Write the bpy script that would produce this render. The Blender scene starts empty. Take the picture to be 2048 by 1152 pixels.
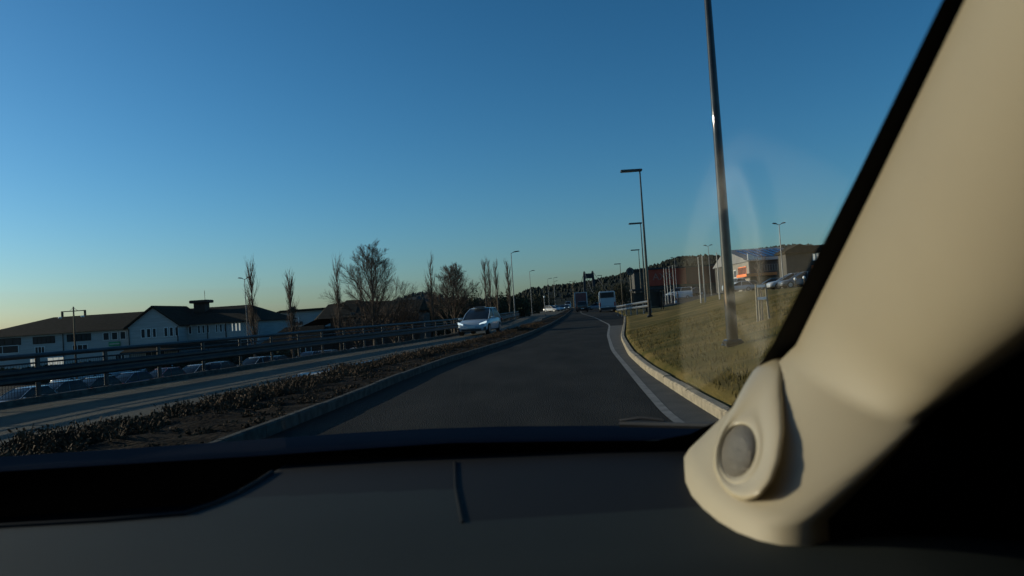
import bpy, math, random
from mathutils import Vector, Matrix, noise
random.seed(7)
R_ = math.radians
scene = bpy.context.scene
COL = scene.collection

# ---------------------------------------------------------------- camera, sky, sun, exposure
F = 1518.0                       # focal length in pixels of a 2048 wide picture
PITCH = math.atan(46 / F); ROLL = R_(3.7); EYE = 1.3
cam_d = bpy.data.cameras.new('camera'); cam = bpy.data.objects.new('camera', cam_d); COL.objects.link(cam)
cam_d.sensor_width = 36; cam_d.lens = 36 * F / 2048
cam_d.clip_start = 0.02; cam_d.clip_end = 20000
FW = Vector((0, math.cos(PITCH), math.sin(PITCH)))
UP0 = Vector((0, -math.sin(PITCH), math.cos(PITCH)))
RT0 = Vector((1, 0, 0))
RT = RT0 * math.cos(ROLL) - UP0 * math.sin(ROLL)
UP = RT0 * math.sin(ROLL) + UP0 * math.cos(ROLL)
cam.matrix_world = Matrix(((RT.x, UP.x, -FW.x, 0), (RT.y, UP.y, -FW.y, 0), (RT.z, UP.z, -FW.z, EYE), (0, 0, 0, 1)))
cam_d.dof.use_dof = True; cam_d.dof.focus_distance = 14.0; cam_d.dof.aperture_fstop = 6.5
scene.camera = cam

SUN_EL, SUN_AZ = 13.3, -76.0     # degrees; azimuth from +Y, negative is to the left
world = bpy.data.worlds.new('World'); scene.world = world; world.use_nodes = True
wn = world.node_tree.nodes; wl = world.node_tree.links
sky = wn.new('ShaderNodeTexSky'); sky.sky_type = 'NISHITA'; sky.sun_disc = False
sky.sun_elevation = R_(SUN_EL); sky.sun_rotation = R_(SUN_AZ)
sky.air_density = 1.0; sky.dust_density = 0.8; sky.ozone_density = 3.5; sky.altitude = 0
hs = wn.new('ShaderNodeHueSaturation'); hs.inputs['Saturation'].default_value = 1.06; hs.inputs['Hue'].default_value = .485
gmn = wn.new('ShaderNodeGamma'); gmn.inputs[1].default_value = 1.3
tn = wn.new('ShaderNodeMix'); tn.data_type = 'RGBA'; tn.blend_type = 'MULTIPLY'; tn.inputs[0].default_value = 1; tn.inputs[7].default_value = (.56, .635, .785, 1)
wl.new(sky.outputs[0], gmn.inputs[0]); wl.new(gmn.outputs[0], tn.inputs[6]); wl.new(tn.outputs[2], hs.inputs['Color']); wl.new(hs.outputs[0], wn['Background'].inputs[0]); wn['Background'].inputs[1].default_value = 0.10
sd = bpy.data.lights.new('sun', 'SUN'); sd.energy = 4.3; sd.angle = R_(0.5); sd.color = (1, 0.86, 0.68)
sun = bpy.data.objects.new('sun', sd); COL.objects.link(sun)
sv = Vector((math.sin(R_(SUN_AZ)) * math.cos(R_(SUN_EL)), math.cos(R_(SUN_AZ)) * math.cos(R_(SUN_EL)), math.sin(R_(SUN_EL))))
sun.rotation_euler = sv.to_track_quat('Z', 'Y').to_euler()
scene.view_settings.view_transform = 'Standard'; scene.view_settings.look = 'None'
scene.view_settings.exposure = 0.10; scene.view_settings.gamma = 1
try:
    scene.cycles.max_bounces = 8; scene.cycles.transparent_max_bounces = 16
    scene.cycles.sample_clamp_indirect = 4
except Exception: pass

# ---------------------------------------------------------------- survey helpers (photo pixel -> place in the world)
def ray(x, y): return FW + RT * ((x - 1024) / F) - UP * ((y - 576) / F)
def at(x, y, Y):
    d = ray(x, y); t = Y / d.y; return Vector((d.x * t, Y, EYE + d.z * t))

def interp(tab, y):
    if y <= tab[0][0]: return tab[0][1]
    for (a, b), (c, d) in zip(tab, tab[1:]):
        if y <= c: return b + (d - b) * (y - a) / (c - a)
    return tab[-1][1]
def smooth_tab(tab):             # monotone resampling softened by averaging
    def f(y):
        w = max(0.6, abs(y) * 0.08)
        return (interp(tab, y - w) + interp(tab, y - w / 2) + 2 * interp(tab, y) + interp(tab, y + w / 2) + interp(tab, y + w)) / 6
    return f
medR = smooth_tab([(-40, -5.2), (0, -3.9), (7.9, -3.15), (9.8, -2.95), (12.4, -2.7), (15.9, -2.45), (21, -1.9), (28.8, -.6), (37.5, .55), (60, 2.9), (100, 6.7), (222, 17), (400, 33), (4000, 360)])
medL = smooth_tab([(-40, -6.6), (0, -6.4), (8.8, -6.0), (12, -5.5), (16, -4.9), (19, -4.4), (25, -3.3), (35, -1.9), (48.6, -.2), (60, 1.0), (78, 2.8), (100, 5.0), (222, 15.6), (400, 31.5), (4000, 358)])
roadL = smooth_tab([(-40, -13), (0, -12.2), (15.3, -10.5), (17, -10.0), (19.5, -9.5), (24.4, -8.5), (32, -7.0), (38.6, -5.3), (46, -3.7), (71.5, -1.3), (99, .4), (222, 8), (400, 24), (4000, 350)])
lineR = smooth_tab([(-40, 2.2), (0, 1.7), (8.6, 1.68), (12.1, 1.95), (21.7, 2.75), (32.8, 4.0), (48.7, 6.1), (77, 8.6), (121, 11.6), (222, 21.5), (400, 38), (4000, 368)])
kerbR = smooth_tab([(-40, 2.7), (0, 2.2), (7.4, 2.1), (10.1, 2.2), (14.1, 2.4), (19, 2.8), (28.5, 3.95), (48, 6.9), (73, 10.6), (102, 13.9), (222, 26), (400, 44), (4000, 380)])
def zr(y): return 0.0 if y < 60 else (0.0035 * (y - 60) if y < 300 else 0.84 + 0.0008 * (min(y, 900) - 300))
def sst(a, b, x):
    t = max(0., min(1., (x - a) / (b - a))); return t * t * (3 - 2 * t)
def mound(d, y):
    w = 8 + .08 * max(y, 0)
    t = max(0, min(1, d / w)); s = .5 * t * t * (3 - 2 * t) + .5 * t * (2 - t)
    near = 1.0 - .0 * y
    h = .15 + 1.5 * s * near
    far = sst(50, 100, y)
    return h * (1 - far) + far * (.15 + 1.7 * sst(6, 20, d))
def ground(x, y):
    kl = roadL(y) - .55; kr = kerbR(y) + .1
    if x > kr: return zr(y) + mound(x - kr, y)
    if x < kl: return zr(y) + .05 - (3.05 * sst(.4, 6.5, kl - x)) * (1 - .8 * sst(150, 330, y))
    return zr(y)
def hit(px, py, y0=5, y1=900):   # where a line of sight meets the ground
    d = ray(px, py); y = y0
    while y < y1:
        t = y / d.y
        if EYE + d.z * t < ground(d.x * t, y): return Vector((d.x * t, y, ground(d.x * t, y)))
        y += .05 if y < 60 else .5
    t = y1 / d.y; return Vector((d.x * t, y1, ground(d.x * t, y1)))

# ---------------------------------------------------------------- materials
def mat(name, col, rough=.8, metal=0., col2=None, scale=5., detail=4, bump=0., bscale=None, emit=None, estr=1., spec=.5, coat=0., stretch=None, ramp=(.35, .65)):
    m = bpy.data.materials.new(name); m.use_nodes = True
    nt = m.node_tree; b = nt.nodes['Principled BSDF']
    b.inputs['Base Color'].default_value = (*col, 1); b.inputs['Roughness'].default_value = rough
    b.inputs['Metallic'].default_value = metal; b.inputs['Specular IOR Level'].default_value = spec
    b.inputs['Coat Weight'].default_value = coat
    tc = nt.nodes.new('ShaderNodeTexCoord'); src = tc.outputs['Object']
    if stretch:
        mp = nt.nodes.new('ShaderNodeMapping'); mp.inputs['Scale'].default_value = stretch
        nt.links.new(src, mp.inputs[0]); src = mp.outputs[0]
    if col2:
        n = nt.nodes.new('ShaderNodeTexNoise'); n.inputs['Scale'].default_value = scale; n.inputs['Detail'].default_value = detail
        r = nt.nodes.new('ShaderNodeValToRGB'); r.color_ramp.elements[0].position = ramp[0]; r.color_ramp.elements[1].position = ramp[1]
        r.color_ramp.elements[0].color = (*col, 1); r.color_ramp.elements[1].color = (*col2, 1)
        nt.links.new(src, n.inputs['Vector']); nt.links.new(n.outputs[0], r.inputs[0]); nt.links.new(r.outputs[0], b.inputs['Base Color'])
    if bump:
        n2 = nt.nodes.new('ShaderNodeTexNoise'); n2.inputs['Scale'].default_value = bscale or scale * 4; n2.inputs['Detail'].default_value = 3
        bp = nt.nodes.new('ShaderNodeBump'); bp.inputs['Strength'].default_value = bump; bp.inputs['Distance'].default_value = .03
        nt.links.new(src, n2.inputs['Vector']); nt.links.new(n2.outputs[0], bp.inputs['Height']); nt.links.new(bp.outputs[0], b.inputs['Normal'])
    if emit:
        b.inputs['Emission Color'].default_value = (*emit, 1); b.inputs['Emission Strength'].default_value = estr
    return m

M = {}
M['asphalt'] = mat('asphalt', (.013, .0125, .011), .9, col2=(.031, .029, .025), scale=1.1, detail=10, bump=.6, bscale=60, spec=.07, stretch=(1, .3, 1), ramp=(.3, .72))
M['asphalt_left'] = mat('asphalt_sunlit', (.072, .064, .048), .8, col2=(.115, .102, .076), scale=.9, detail=7, bump=.4, bscale=40, spec=.10, stretch=(1, .25, 1))  # opposite road: grazing sunlight put into the paler colour
M['gutter'] = mat('gutter_concrete', (.026, .025, .021), .9, col2=(.05, .046, .038), scale=2.5, detail=6, bump=.3, bscale=30)
M['kerb'] = mat('kerb_granite', (.19, .158, .108), .9, col2=(.30, .25, .175), scale=7, detail=7, bump=.4, bscale=40)
M['kerb_med'] = mat('median_kerb', (.045, .043, .038), .9, col2=(.095, .09, .078), scale=6, detail=7, bump=.4, bscale=40, spec=.1)
M['paint'] = mat('road_paint', (.55, .54, .5), .7, col2=(.30, .29, .27), scale=6, detail=8, bump=.2)
M['grass'] = mat('lawn_grass', (.056, .050, .009), .95, col2=(.150, .105, .034), scale=.55, detail=11, bump=.9, bscale=26, stretch=(.6, 1.3, 1), spec=.1, ramp=(.38, .62))
M['blade'] = mat('grass_blades', (.07, .056, .013), .9, col2=(.14, .10, .03), scale=1.2, detail=6, spec=.15)
M['soil'] = mat('median_soil', (.010, .0075, .005), .95, col2=(.036, .026, .017), scale=3, detail=8, bump=1, bscale=16, spec=.03)
M['dry_plant'] = mat('winter_plant', (.034, .022, .012), .85, col2=(.10, .062, .034), scale=3, detail=5, spec=.2)
M['lot'] = mat('car_park_asphalt', (.018, .018, .018), .9, col2=(.03, .03, .028), scale=.4, detail=6, spec=.08)
M['bank'] = mat('bank_grass', (.012, .012, .006), .95, col2=(.026, .022, .010), scale=.8, detail=7, bump=.6, bscale=9, spec=.1)
M['dark_steel'] = mat('dark_painted_steel', (.008, .009, .011), .55, metal=.0, coat=.7, spec=.1, col2=(.02, .027, .03), scale=4)
M['black_paint'] = mat('black_gloss_paint', (.012, .013, .016), .25, col2=(.02, .02, .024), scale=3, spec=.6)
M['galv'] = mat('galvanised_steel', (.11, .115, .12), .5, metal=.5, col2=(.17, .175, .18), scale=4, detail=6)
M['rail'] = mat('rail_steel', (.016, .018, .021), .5, metal=.2, col2=(.03, .034, .038), scale=3, detail=6)
M['white_wall'] = mat('white_boarding', (.32, .325, .31), .8, col2=(.39, .395, .38), scale=1.5, detail=7, stretch=(.3, .3, 4))
M['roof_dark'] = mat('dark_tile_roof', (.022, .020, .015), .95, col2=(.036, .031, .024), scale=2.2, detail=7, bump=.5, bscale=6, spec=.04)
M['brown_wall'] = mat('brown_boarding', (.030, .018, .012), .85, col2=(.05, .03, .02), scale=1.5, detail=6)
M['brick_dk'] = mat('dark_red_cladding', (.36, .045, .02), .8, col2=(.44, .065, .03), scale=.5, detail=5, stretch=(2, 2, .3))
M['maroon'] = mat('maroon_cladding', (.085, .022, .015), .8, col2=(.11, .03, .02), scale=.5, detail=5, stretch=(2, 2, .3))
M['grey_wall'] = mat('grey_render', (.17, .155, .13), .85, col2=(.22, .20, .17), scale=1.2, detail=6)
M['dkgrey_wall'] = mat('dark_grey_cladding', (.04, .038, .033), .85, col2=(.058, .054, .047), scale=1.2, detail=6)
M['glass_dk'] = mat('window_glass', (.012, .016, .020), .3, col2=(.02, .026, .032), scale=1.5, spec=.25)
M['glass_lit'] = mat('lit_window', (.3, .3, .3), .4, col2=(.5, .5, .48), scale=4, emit=(1, .93, .8), estr=.35)
M['frame_wh'] = mat('white_frame', (.6, .6, .58), .6, col2=(.7, .7, .68), scale=3)
M['orange'] = mat('orange_canopy', (.85, .17, .035), .6, col2=(.92, .22, .05), scale=.8)
M['green_sign'] = mat('green_sign', (.02, .22, .09), .5, col2=(.03, .28, .12), scale=2)
M['sign_wh'] = mat('pale_lettering', (.45, .40, .36), .6, col2=(.6, .55, .5), scale=4)
M['solar'] = mat('solar_panel', (.02, .03, .08), .2, col2=(.03, .04, .11), scale=1, spec=.7)
M['bark'] = mat('bark', (.060, .048, .038), .9, col2=(.11, .09, .07), scale=3, detail=7, bump=.5, bscale=12, spec=.2)
M['twig'] = mat('twig_bark', (.055, .038, .028), .85, col2=(.09, .062, .045), scale=2, spec=.2)
M['needle'] = mat('conifer_foliage', (.014, .022, .012), .9, col2=(.035, .045, .02), scale=1.2, detail=5, spec=.15)
M['hedge'] = mat('shrub_foliage', (.028, .030, .014), .9, col2=(.060, .048, .024), scale=.8, detail=5, spec=.15)
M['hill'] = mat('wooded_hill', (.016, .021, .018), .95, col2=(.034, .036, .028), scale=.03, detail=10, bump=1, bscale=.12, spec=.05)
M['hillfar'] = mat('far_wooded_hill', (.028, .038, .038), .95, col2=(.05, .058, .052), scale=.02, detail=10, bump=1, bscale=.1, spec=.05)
M['concrete_dk'] = mat('bridge_concrete', (.022, .025, .03), .9, col2=(.035, .04, .046), scale=.3, detail=5)
M['tyre'] = mat('tyre_rubber', (.012, .012, .012), .8, col2=(.02, .02, .02), scale=10)
M['rim'] = mat('wheel_rim', (.25, .25, .26), .35, metal=.8, col2=(.35, .35, .36), scale=8)
M['chrome'] = mat('trim_metal', (.5, .5, .5), .2, metal=1, col2=(.6, .6, .6), scale=5)
M['headlamp'] = mat('headlamp', (.6, .65, .7), .2, col2=(.8, .85, .9), scale=5, emit=(.85, .95, 1), estr=.8)
M['headlamp_off'] = mat('headlamp_off', (.4, .42, .45), .15, col2=(.6, .62, .65), scale=5)
M['taillamp'] = mat('tail_lamp', (.25, .01, .01), .3, col2=(.35, .02, .02), scale=5)
M['black_plastic'] = mat('black_plastic', (.012, .012, .013), .6, col2=(.02, .02, .022), scale=5)
M['fabric_dk'] = mat('dark_clothes', (.015, .016, .022), .95, col2=(.03, .03, .04), scale=8)
M['skin'] = mat('skin', (.45, .28, .2), .6, col2=(.5, .32, .23), scale=8)
M['hair'] = mat('hair', (.03, .02, .015), .7, col2=(.05, .035, .02), scale=20)
M['stake'] = mat('weathered_stake', (.15, .13, .09), .85, col2=(.22, .19, .14), scale=6, detail=7)
M['strap'] = mat('white_strap', (.7, .72, .74), .5, col2=(.8, .8, .8), scale=5)
M['globe'] = mat('lamp_glass', (.7, .7, .68), .25, col2=(.8, .8, .78), scale=5)
M['flagwhite'] = mat('white_mast', (.30, .28, .25), .5, col2=(.38, .36, .32), scale=4)
def paint(name, c): return mat(name, c, .3, col2=tuple(v * 1.12 for v in c), scale=1.5, coat=.6, spec=.5)
P = {'white': paint('white_car_paint', (.32, .37, .41)), 'black': paint('black_car_paint', (.012, .012, .014)), 'silver': paint('silver_car_paint', (.35, .36, .38)),
     'blue': paint('blue_car_paint', (.03, .05, .12)), 'red': paint('red_car_paint', (.18, .02, .02)), 'grey': paint('grey_car_paint', (.10, .11, .12))}

# ---------------------------------------------------------------- mesh helpers
class MB:
    def __init__(s): s.v = []; s.f = []; s.m = []
    def add(s, vs, fs, mi=0, T=None):
        o = len(s.v); s.v += [tuple(T @ Vector(v)) if T is not None else tuple(v) for v in vs]
        s.f += [tuple(i + o for i in f) for f in fs]; s.m += [mi] * len(fs); return s
    def box(s, x0, x1, y0, y1, z0, z1, mi=0, T=None, b=0.):
        if b <= 0:
            vs = [(x, y, z) for z in (z0, z1) for x, y in ((x0, y0), (x1, y0), (x1, y1), (x0, y1))]
            return s.add(vs, [(3, 2, 1, 0), (4, 5, 6, 7), (0, 1, 5, 4), (1, 2, 6, 5), (2, 3, 7, 6), (3, 0, 4, 7)], mi, T)
        rings = []
        for z, k in ((z0, b), (z0 + b, 0), (z1 - b, 0), (z1, b)):
            X0, X1, Y0, Y1 = x0 + k, x1 - k, y0 + k, y1 - k; c = b
            rings.append([(X0 + c, Y0, z), (X1 - c, Y0, z), (X1, Y0 + c, z), (X1, Y1 - c, z), (X1 - c, Y1, z), (X0 + c, Y1, z), (X0, Y1 - c, z), (X0, Y0 + c, z)])
        return s.loft(rings, True, True, mi, T)
    def loft(s, rings, closed=True, caps=True, mi=0, T=None):
        n = len(rings[0]); vs = [p for r in rings for p in r]; fs = []
        for i in range(len(rings) - 1):
            for j in range(n if closed else n - 1):
                k = (j + 1) % n; fs.append((i * n + j, i * n + k, (i + 1) * n + k, (i + 1) * n + j))
        if caps: fs.append(tuple(reversed(range(n)))); fs.append(tuple(range((len(rings) - 1) * n, len(rings) * n)))
        return s.add(vs, fs, mi, T)
    def tube(s, pts, rs, n=6, mi=0, caps=True):
        rings = []
        for i, p in enumerate(pts):
            p = Vector(p); a = Vector(pts[max(0, i - 1)]); b = Vector(pts[min(len(pts) - 1, i + 1)])
            d = (b - a).normalized(); u = d.cross(Vector((0, 0, 1)) if abs(d.z) < .95 else Vector((0, 1, 0))).normalized(); w = d.cross(u)
            r = rs[i] if isinstance(rs, (list, tuple)) else rs
            rings.append([tuple(p + (u * math.cos(2 * math.pi * k / n) + w * math.sin(2 * math.pi * k / n)) * r) for k in range(n)])
        return s.loft(rings, True, caps, mi)
    def disc(s, c, r, ax, th, n=24, mi=0):
        c = Vector(c); ax = Vector(ax).normalized(); return s.tube([c - ax * th / 2, c + ax * th / 2], r, n, mi)
    def prism(s, poly, y0, y1, mi=0, T=None):      # poly in x,z extruded along y
        return s.loft([[(x, y0, z) for x, z in poly], [(x, y1, z) for x, z in poly]], True, True, mi, T)
    def build(s, name, m, parent=None, smooth=False, loc=None):
        me = bpy.data.meshes.new(name); me.from_pydata(s.v, [], s.f)
        for q in (m if isinstance(m, (list, tuple)) else [m]): me.materials.append(q)
        if any(s.m): me.polygons.foreach_set('material_index', s.m)
        if smooth: me.polygons.foreach_set('use_smooth', [True] * len(s.f))
        me.update()
        import bmesh
        if len(s.f) < 40000:
            bm = bmesh.new(); bm.from_mesh(me)
            if smooth != 'sheet': bmesh.ops.recalc_face_normals(bm, faces=bm.faces)
            bm.to_mesh(me); bm.free()
        if smooth is True:
            try: me.set_sharp_from_angle(angle=R_(40))
            except Exception: pass
        o = bpy.data.objects.new(name, me); COL.objects.link(o)
        if parent: o.parent = parent
        if loc is not None: o.location = loc
        return o
def thing(name, label, cat, loc=(0, 0, 0), rz=0, group=None):
    o = bpy.data.objects.new(name, None); COL.objects.link(o); o.location = loc; o.rotation_euler = (0, 0, rz)
    o.empty_display_size = .3; return tag(o, label, cat, group)
def tag(o, label, cat, group=None):
    o['label'] = label; o['category'] = cat
    if group: o['group'] = group
    return o
def struct(o, kind='structure'): o['kind'] = kind; return o
def dup(root, loc, rz=0, label=None, scale=None):
    r = root.copy(); COL.objects.link(r); r.location = loc; r.rotation_euler = (0, 0, rz)
    if label: r['label'] = label
    if scale: r.scale = scale
    for ch in list(root.children):
        c = ch.copy(); COL.objects.link(c); c.parent = r
        for g in list(ch.children):
            d = g.copy(); COL.objects.link(d); d.parent = c
    return r

# ---------------------------------------------------------------- ground, roads, kerbs
YS = [-40, -20, -10, -5, -2]; y = 0.
while y < 3800: YS.append(y); y += max(.35, y * .022)
YS.append(9000)
def strip(name, fa, fb, zf, m, y0=-40, y1=4000, n=1, ys=None, noise_amp=0):
    mb = MB(); rows = [q for q in (ys or YS) if y0 <= q <= y1]; rings = []
    for q in rows:
        a, b = fa(q), fb(q)
        rings.append([(a + (b - a) * i / n, q, zf(q) + (noise.noise(Vector((a + (b - a) * i / n, q, 0)) * 1.7) * noise_amp if 0 < i < n else 0)) for i in range(n + 1)])
    mb.loft(rings, False, False); return struct(mb.build(name, m, smooth='sheet'))
def ground_cols(y):
    kl = roadL(y) - .55
    L = [kl - d for d in (6000, 2500, 1000, 400, 150, 60, 30, 18, 12, 8, 6.5, 5.5, 4.5, 3.5, 2.5, 1.8, 1.2, .7, .3, 0)]
    return L
mb = MB(); rings = []
for q in YS:
    cols = ground_cols(q); r = [(x, q, ground(x, q) - .0) for x in cols]
    kl, kr = cols[-1], kerbR(q) + .1
    r += [(kl + .04, q, zr(q) - .2), (kr + .3, q, zr(q) - .2), (kr + 1.2, q, zr(q) - .2)]
    for d in (60, 80, 120, 250, 600, 1500, 6000): r.append((kr + d, q, ground(kr + d, q)))
    rings.append(r)
mb.loft(rings, False, False)
nc = len(rings[0]) - 1
mb.m = [0 if (i % nc) < 10 else (1 if (i % nc) < 20 else 0) for i in range(len(mb.f))]
struct(mb.build('ground', [M['lot'], M['bank']], smooth='sheet'))
# lawn
mb = MB(); rings = []
dl = [0, .12, .3, .5, .75, 1, 1.3, 1.6, 2, 2.4, 2.8, 3.3, 3.8, 4.4, 5, 5.7, 6.5, 7.5, 8.5, 10, 12, 14, 17, 20, 25, 32, 40, 52, 60]
for q in YS:
    if q > 420: break
    kr = kerbR(q) + .1
    rings.append([(kr + d, q, ground(kr + d, q) - (.05 if d == 0 else 0) + (noise.noise(Vector(((kr + d) * .8, q * .8, 3))) * .05 + noise.noise(Vector(((kr + d) * 3, q * 3, 3))) * .018) * min(1, d / .5)) for d in dl])
mb.loft(rings, False, False); 
nc = len(dl) - 1
nr = [q for q in YS if q <= 420]
mb.m = [1 if ((nr[i // nc] > 118 and (i % nc) > 14) or nr[i // nc] > 125) else 0 for i in range(len(mb.f))]
struct(mb.build('lawn', [M['grass'], M['lot']], smooth='sheet'))
strip('road', lambda q: medR(q) - .1, lambda q: kerbR(q) + .12, lambda q: zr(q), M['asphalt'], n=3)
strip('opposite_road', lambda q: roadL(q) - .15, lambda q: medL(q) + .15, lambda q: zr(q), M['asphalt_left'], n=3)
strip('gutter', lambda q: lineR(q) + .06, lambda q: kerbR(q) + .02, lambda q: zr(q) + .004, M['gutter'], y1=47, n=2)
def lineband(name, f, w, y0, y1, m, ztop=.006):
    return strip(name, lambda q: f(q) - w / 2, lambda q: f(q) + w / 2, lambda q: zr(q) + ztop, m, y0=y0, y1=y1)
def lineR2(q): return lineR(q) if q < 52 else lineR(q) - (q - 52) * .012
lineband('edge_line', lineR2, .11, 0, 160, mat('worn_edge_line', (.10, .096, .085), .8, col2=(.19, .18, .16), scale=5, detail=8))
def kerb(name, f, w, h, m, y0=-40, y1=300, seg=True, side=1):
    mb = MB(); rows = []; q = max(y0, -10)
    while q < y1: rows.append(q); q += 1.0 if q < 60 else 4
    for i, (a, b) in enumerate(zip(rows, rows[1:])):
        g = .012 if a < 60 else 0; jz = (random.random() - .5) * .014
        for_ = [(a + g, f(a + g)), (b, f(b))]; rings = []
        for yy, xx in for_:
            z = zr(yy) + jz
            rings.append([(xx - w / 2, yy, z - .05), (xx - w / 2, yy, z + h - .02), (xx - w / 2 + .02, yy, z + h), (xx + w / 2 - .02, yy, z + h), (xx + w / 2, yy, z + h - .02), (xx + w / 2, yy, z - .05)])
        mb.loft(rings)
    return struct(mb.build(name, m))
kerb('kerb', lambda q: kerbR(q) + .06, .14, .125, M['kerb'], y1=75)
kerb('median_kerb', lambda q: medR(q) - .03, .12, .15, M['kerb_med'], y1=230)
kerb('median_kerb', lambda q: medL(q) + .05, .13, .10, M['kerb_med'], y1=230)
kerb('edge_kerb', lambda q: roadL(q) - .25, .14, .12, M['kerb_med'], y1=100)
strip('median', lambda q: medL(q) + .1, lambda q: medR(q) - .1, lambda q: zr(q) + .11, M['soil'], n=8, y1=230, noise_amp=.10)
# cross kerb of the island opening ahead on the median
mb = MB()
for (a, b) in (((1085, 640), (1100, 634)), ((1100, 634), (1138, 629))):
    p, q = hit(*a), hit(*b); mb.tube([p + Vector((0, 0, .08)), q + Vector((0, 0, .08))], .09, 4)
struct(mb.build('crossing_kerb', M['kerb_med']))
# white arrow painted on the opposite road
yy = 20.6; xx = -5.3; dx = (medL(26) - medL(17)) / 9
mb = MB(); pts = [(-.10, 4.2), (.10, 4.2), (.10, -.1), (.5, -.1), (0, -2.0), (-.5, -.1), (-.10, -.1)]
vs = [(xx + px + py * dx, yy + py, .007) for px, py in pts]
mb.add(vs, [tuple(range(7))]); struct(mb.build('road_marking', M['paint']))

# grass blades near, in tufts
mb = MB()
for i in range(16000):
    q = 5 + 26 * random.random() ** 1.3; d = .05 + (7) * random.random() ** 1.2
    x = kerbR(q) + .2 + d; z = ground(x, q)
    a = random.random() * 6.28; w = .006 + .004 * random.random(); h = .03 + .05 * random.random(); lx, ly = (random.random() - .5) * .05, (random.random() - .5) * .05
    ca, sa = math.cos(a) * w, math.sin(a) * w
    mb.add([(x - ca, q - sa, z - .02), (x + ca, q + sa, z - .02), (x + lx, q + ly, z + h)], [(0, 1, 2)])
struct(mb.build('grass', M['blade']), 'stuff')
# scruffy winter planting on the median
mb = MB()
for i in range(5200):
    q = 5.5 + 62 * random.random() ** 1.7; a, b = medL(q) + .12, medR(q) - .2
    t = random.random(); 
    if random.random() < .55: t = t * .5
    x = a + (b - a) * t; big = noise.noise(Vector((x * .8, q * .8, 5)))
    if big < -.15 and random.random() < .8: continue
    if t > .55 and random.random() < .25: continue
    h = (.05 + .14 * random.random() * (1.2 if t < .55 else .35)) * (1 + max(0, big))
    z = .08
    for k in range(random.randint(5, 11)):
        an = random.random() * 6.28; sp = h * (.2 + .8 * random.random()); tip = Vector((x + math.cos(an) * sp, q + math.sin(an) * sp, z + h * (.35 + .65 * random.random())))
        base = Vector((x + math.cos(an) * .03, q + math.sin(an) * .03, z))
        mid = base.lerp(tip, .6) + Vector((0, 0, h * .12)); w = .006
        sd_ = Vector((-math.sin(an), math.cos(an), 0)) * w
        mb.add([base - sd_, base + sd_, mid + sd_, mid - sd_, tip], [(0, 1, 2, 3), (3, 2, 4)])
        for l in range(5):
            c = base.lerp(tip, .3 + .7 * random.random()); s_ = .010 + .018 * random.random()
            u = Vector((random.gauss(0, 1), random.gauss(0, 1), random.gauss(0, 1))).normalized() * s_; v = u.cross(Vector((random.gauss(0, 1), random.gauss(0, 1), random.gauss(0, 1)))).normalized() * s_ * .6
            mb.add([c - u, c + v, c + u, c - v], [(0, 1, 2, 3)])
struct(mb.build('ground_cover', M['dry_plant']), 'stuff')

# ---------------------------------------------------------------- left barrier
def fence_x(q): return roadL(q) - .42
def barrier(name, label, y0, y1, f, step=2.0, top=True):
    t = thing(name, label, 'guardrail', (f(y0), y0, zr(y0)))
    o = Vector(t.location); ys = []; q = y0
    while q <= y1: ys.append(q); q += step * .98
    pt = [Vector((f(q), q, zr(q))) - o for q in ys]
    for p in pt:
        m = MB(); m.box(p.x - .03, p.x + .03, p.y - .055, p.y + .055, p.z + .02, p.z + .98, b=.008)
        m.box(p.x - .09, p.x + .09, p.y - .10, p.y + .10, p.z + .118, p.z + .135)
        for dx in (-.06, .06): m.disc((p.x + dx, p.y - .075, p.z + .145), .014, (0, 0, 1), .03, 6)
        m.build('post', M['rail'], t)
    m = MB(); m.tube([p + Vector((.0, 0, 1.0)) for p in pt], .055, 8); m.build('handrail', M['rail'], t, smooth=True)
    for z in (.84, ):
        m = MB(); m.tube([p + Vector((0, 0, z)) for p in pt], .022, 6); m.build('rail', M['rail'], t, smooth=True)
    prof = [(.05, .42), (.11, .46), (.11, .51), (.06, .56), (.06, .60), (.11, .65), (.11, .70), (.05, .74), (.04, .73), (.09, .69), (.09, .66), (.04, .60), (.04, .56), (.09, .50), (.09, .47), (.04, .43)]
    m = MB(); m.loft([[(p.x + a, p.y, p.z + b) for a, b in prof] for p in pt]); m.build('beam', M['rail'], t)
    return t
barrier('guardrail', 'long grey steel barrier with handrail along the left edge of the opposite road', 3, 112, fence_x)
# mesh panels below the beam, fine wires (near part)
t = thing('mesh_fence', 'low dark wire mesh screen fixed behind the left guardrail', 'fence', (fence_x(8) - .09, 8, 0))
mb = MB(); o = t.location
q = 3.
while q < 40:
    x = fence_x(q) - .09 - o.x; mb.box(x - .003, x + .003, q - o.y - .003, q - o.y + .003, .12, .82); q += .07 if q < 26 else .14
for z in [.14 + .1 * k for k in range(7)]:
    mb.tube([(fence_x(3 + 1.0 * k) - .09 - o.x, 3 + k - o.y, z) for k in range(38)], .003, 4)
mb.build('wire_mesh', M['rail'], t)

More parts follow.
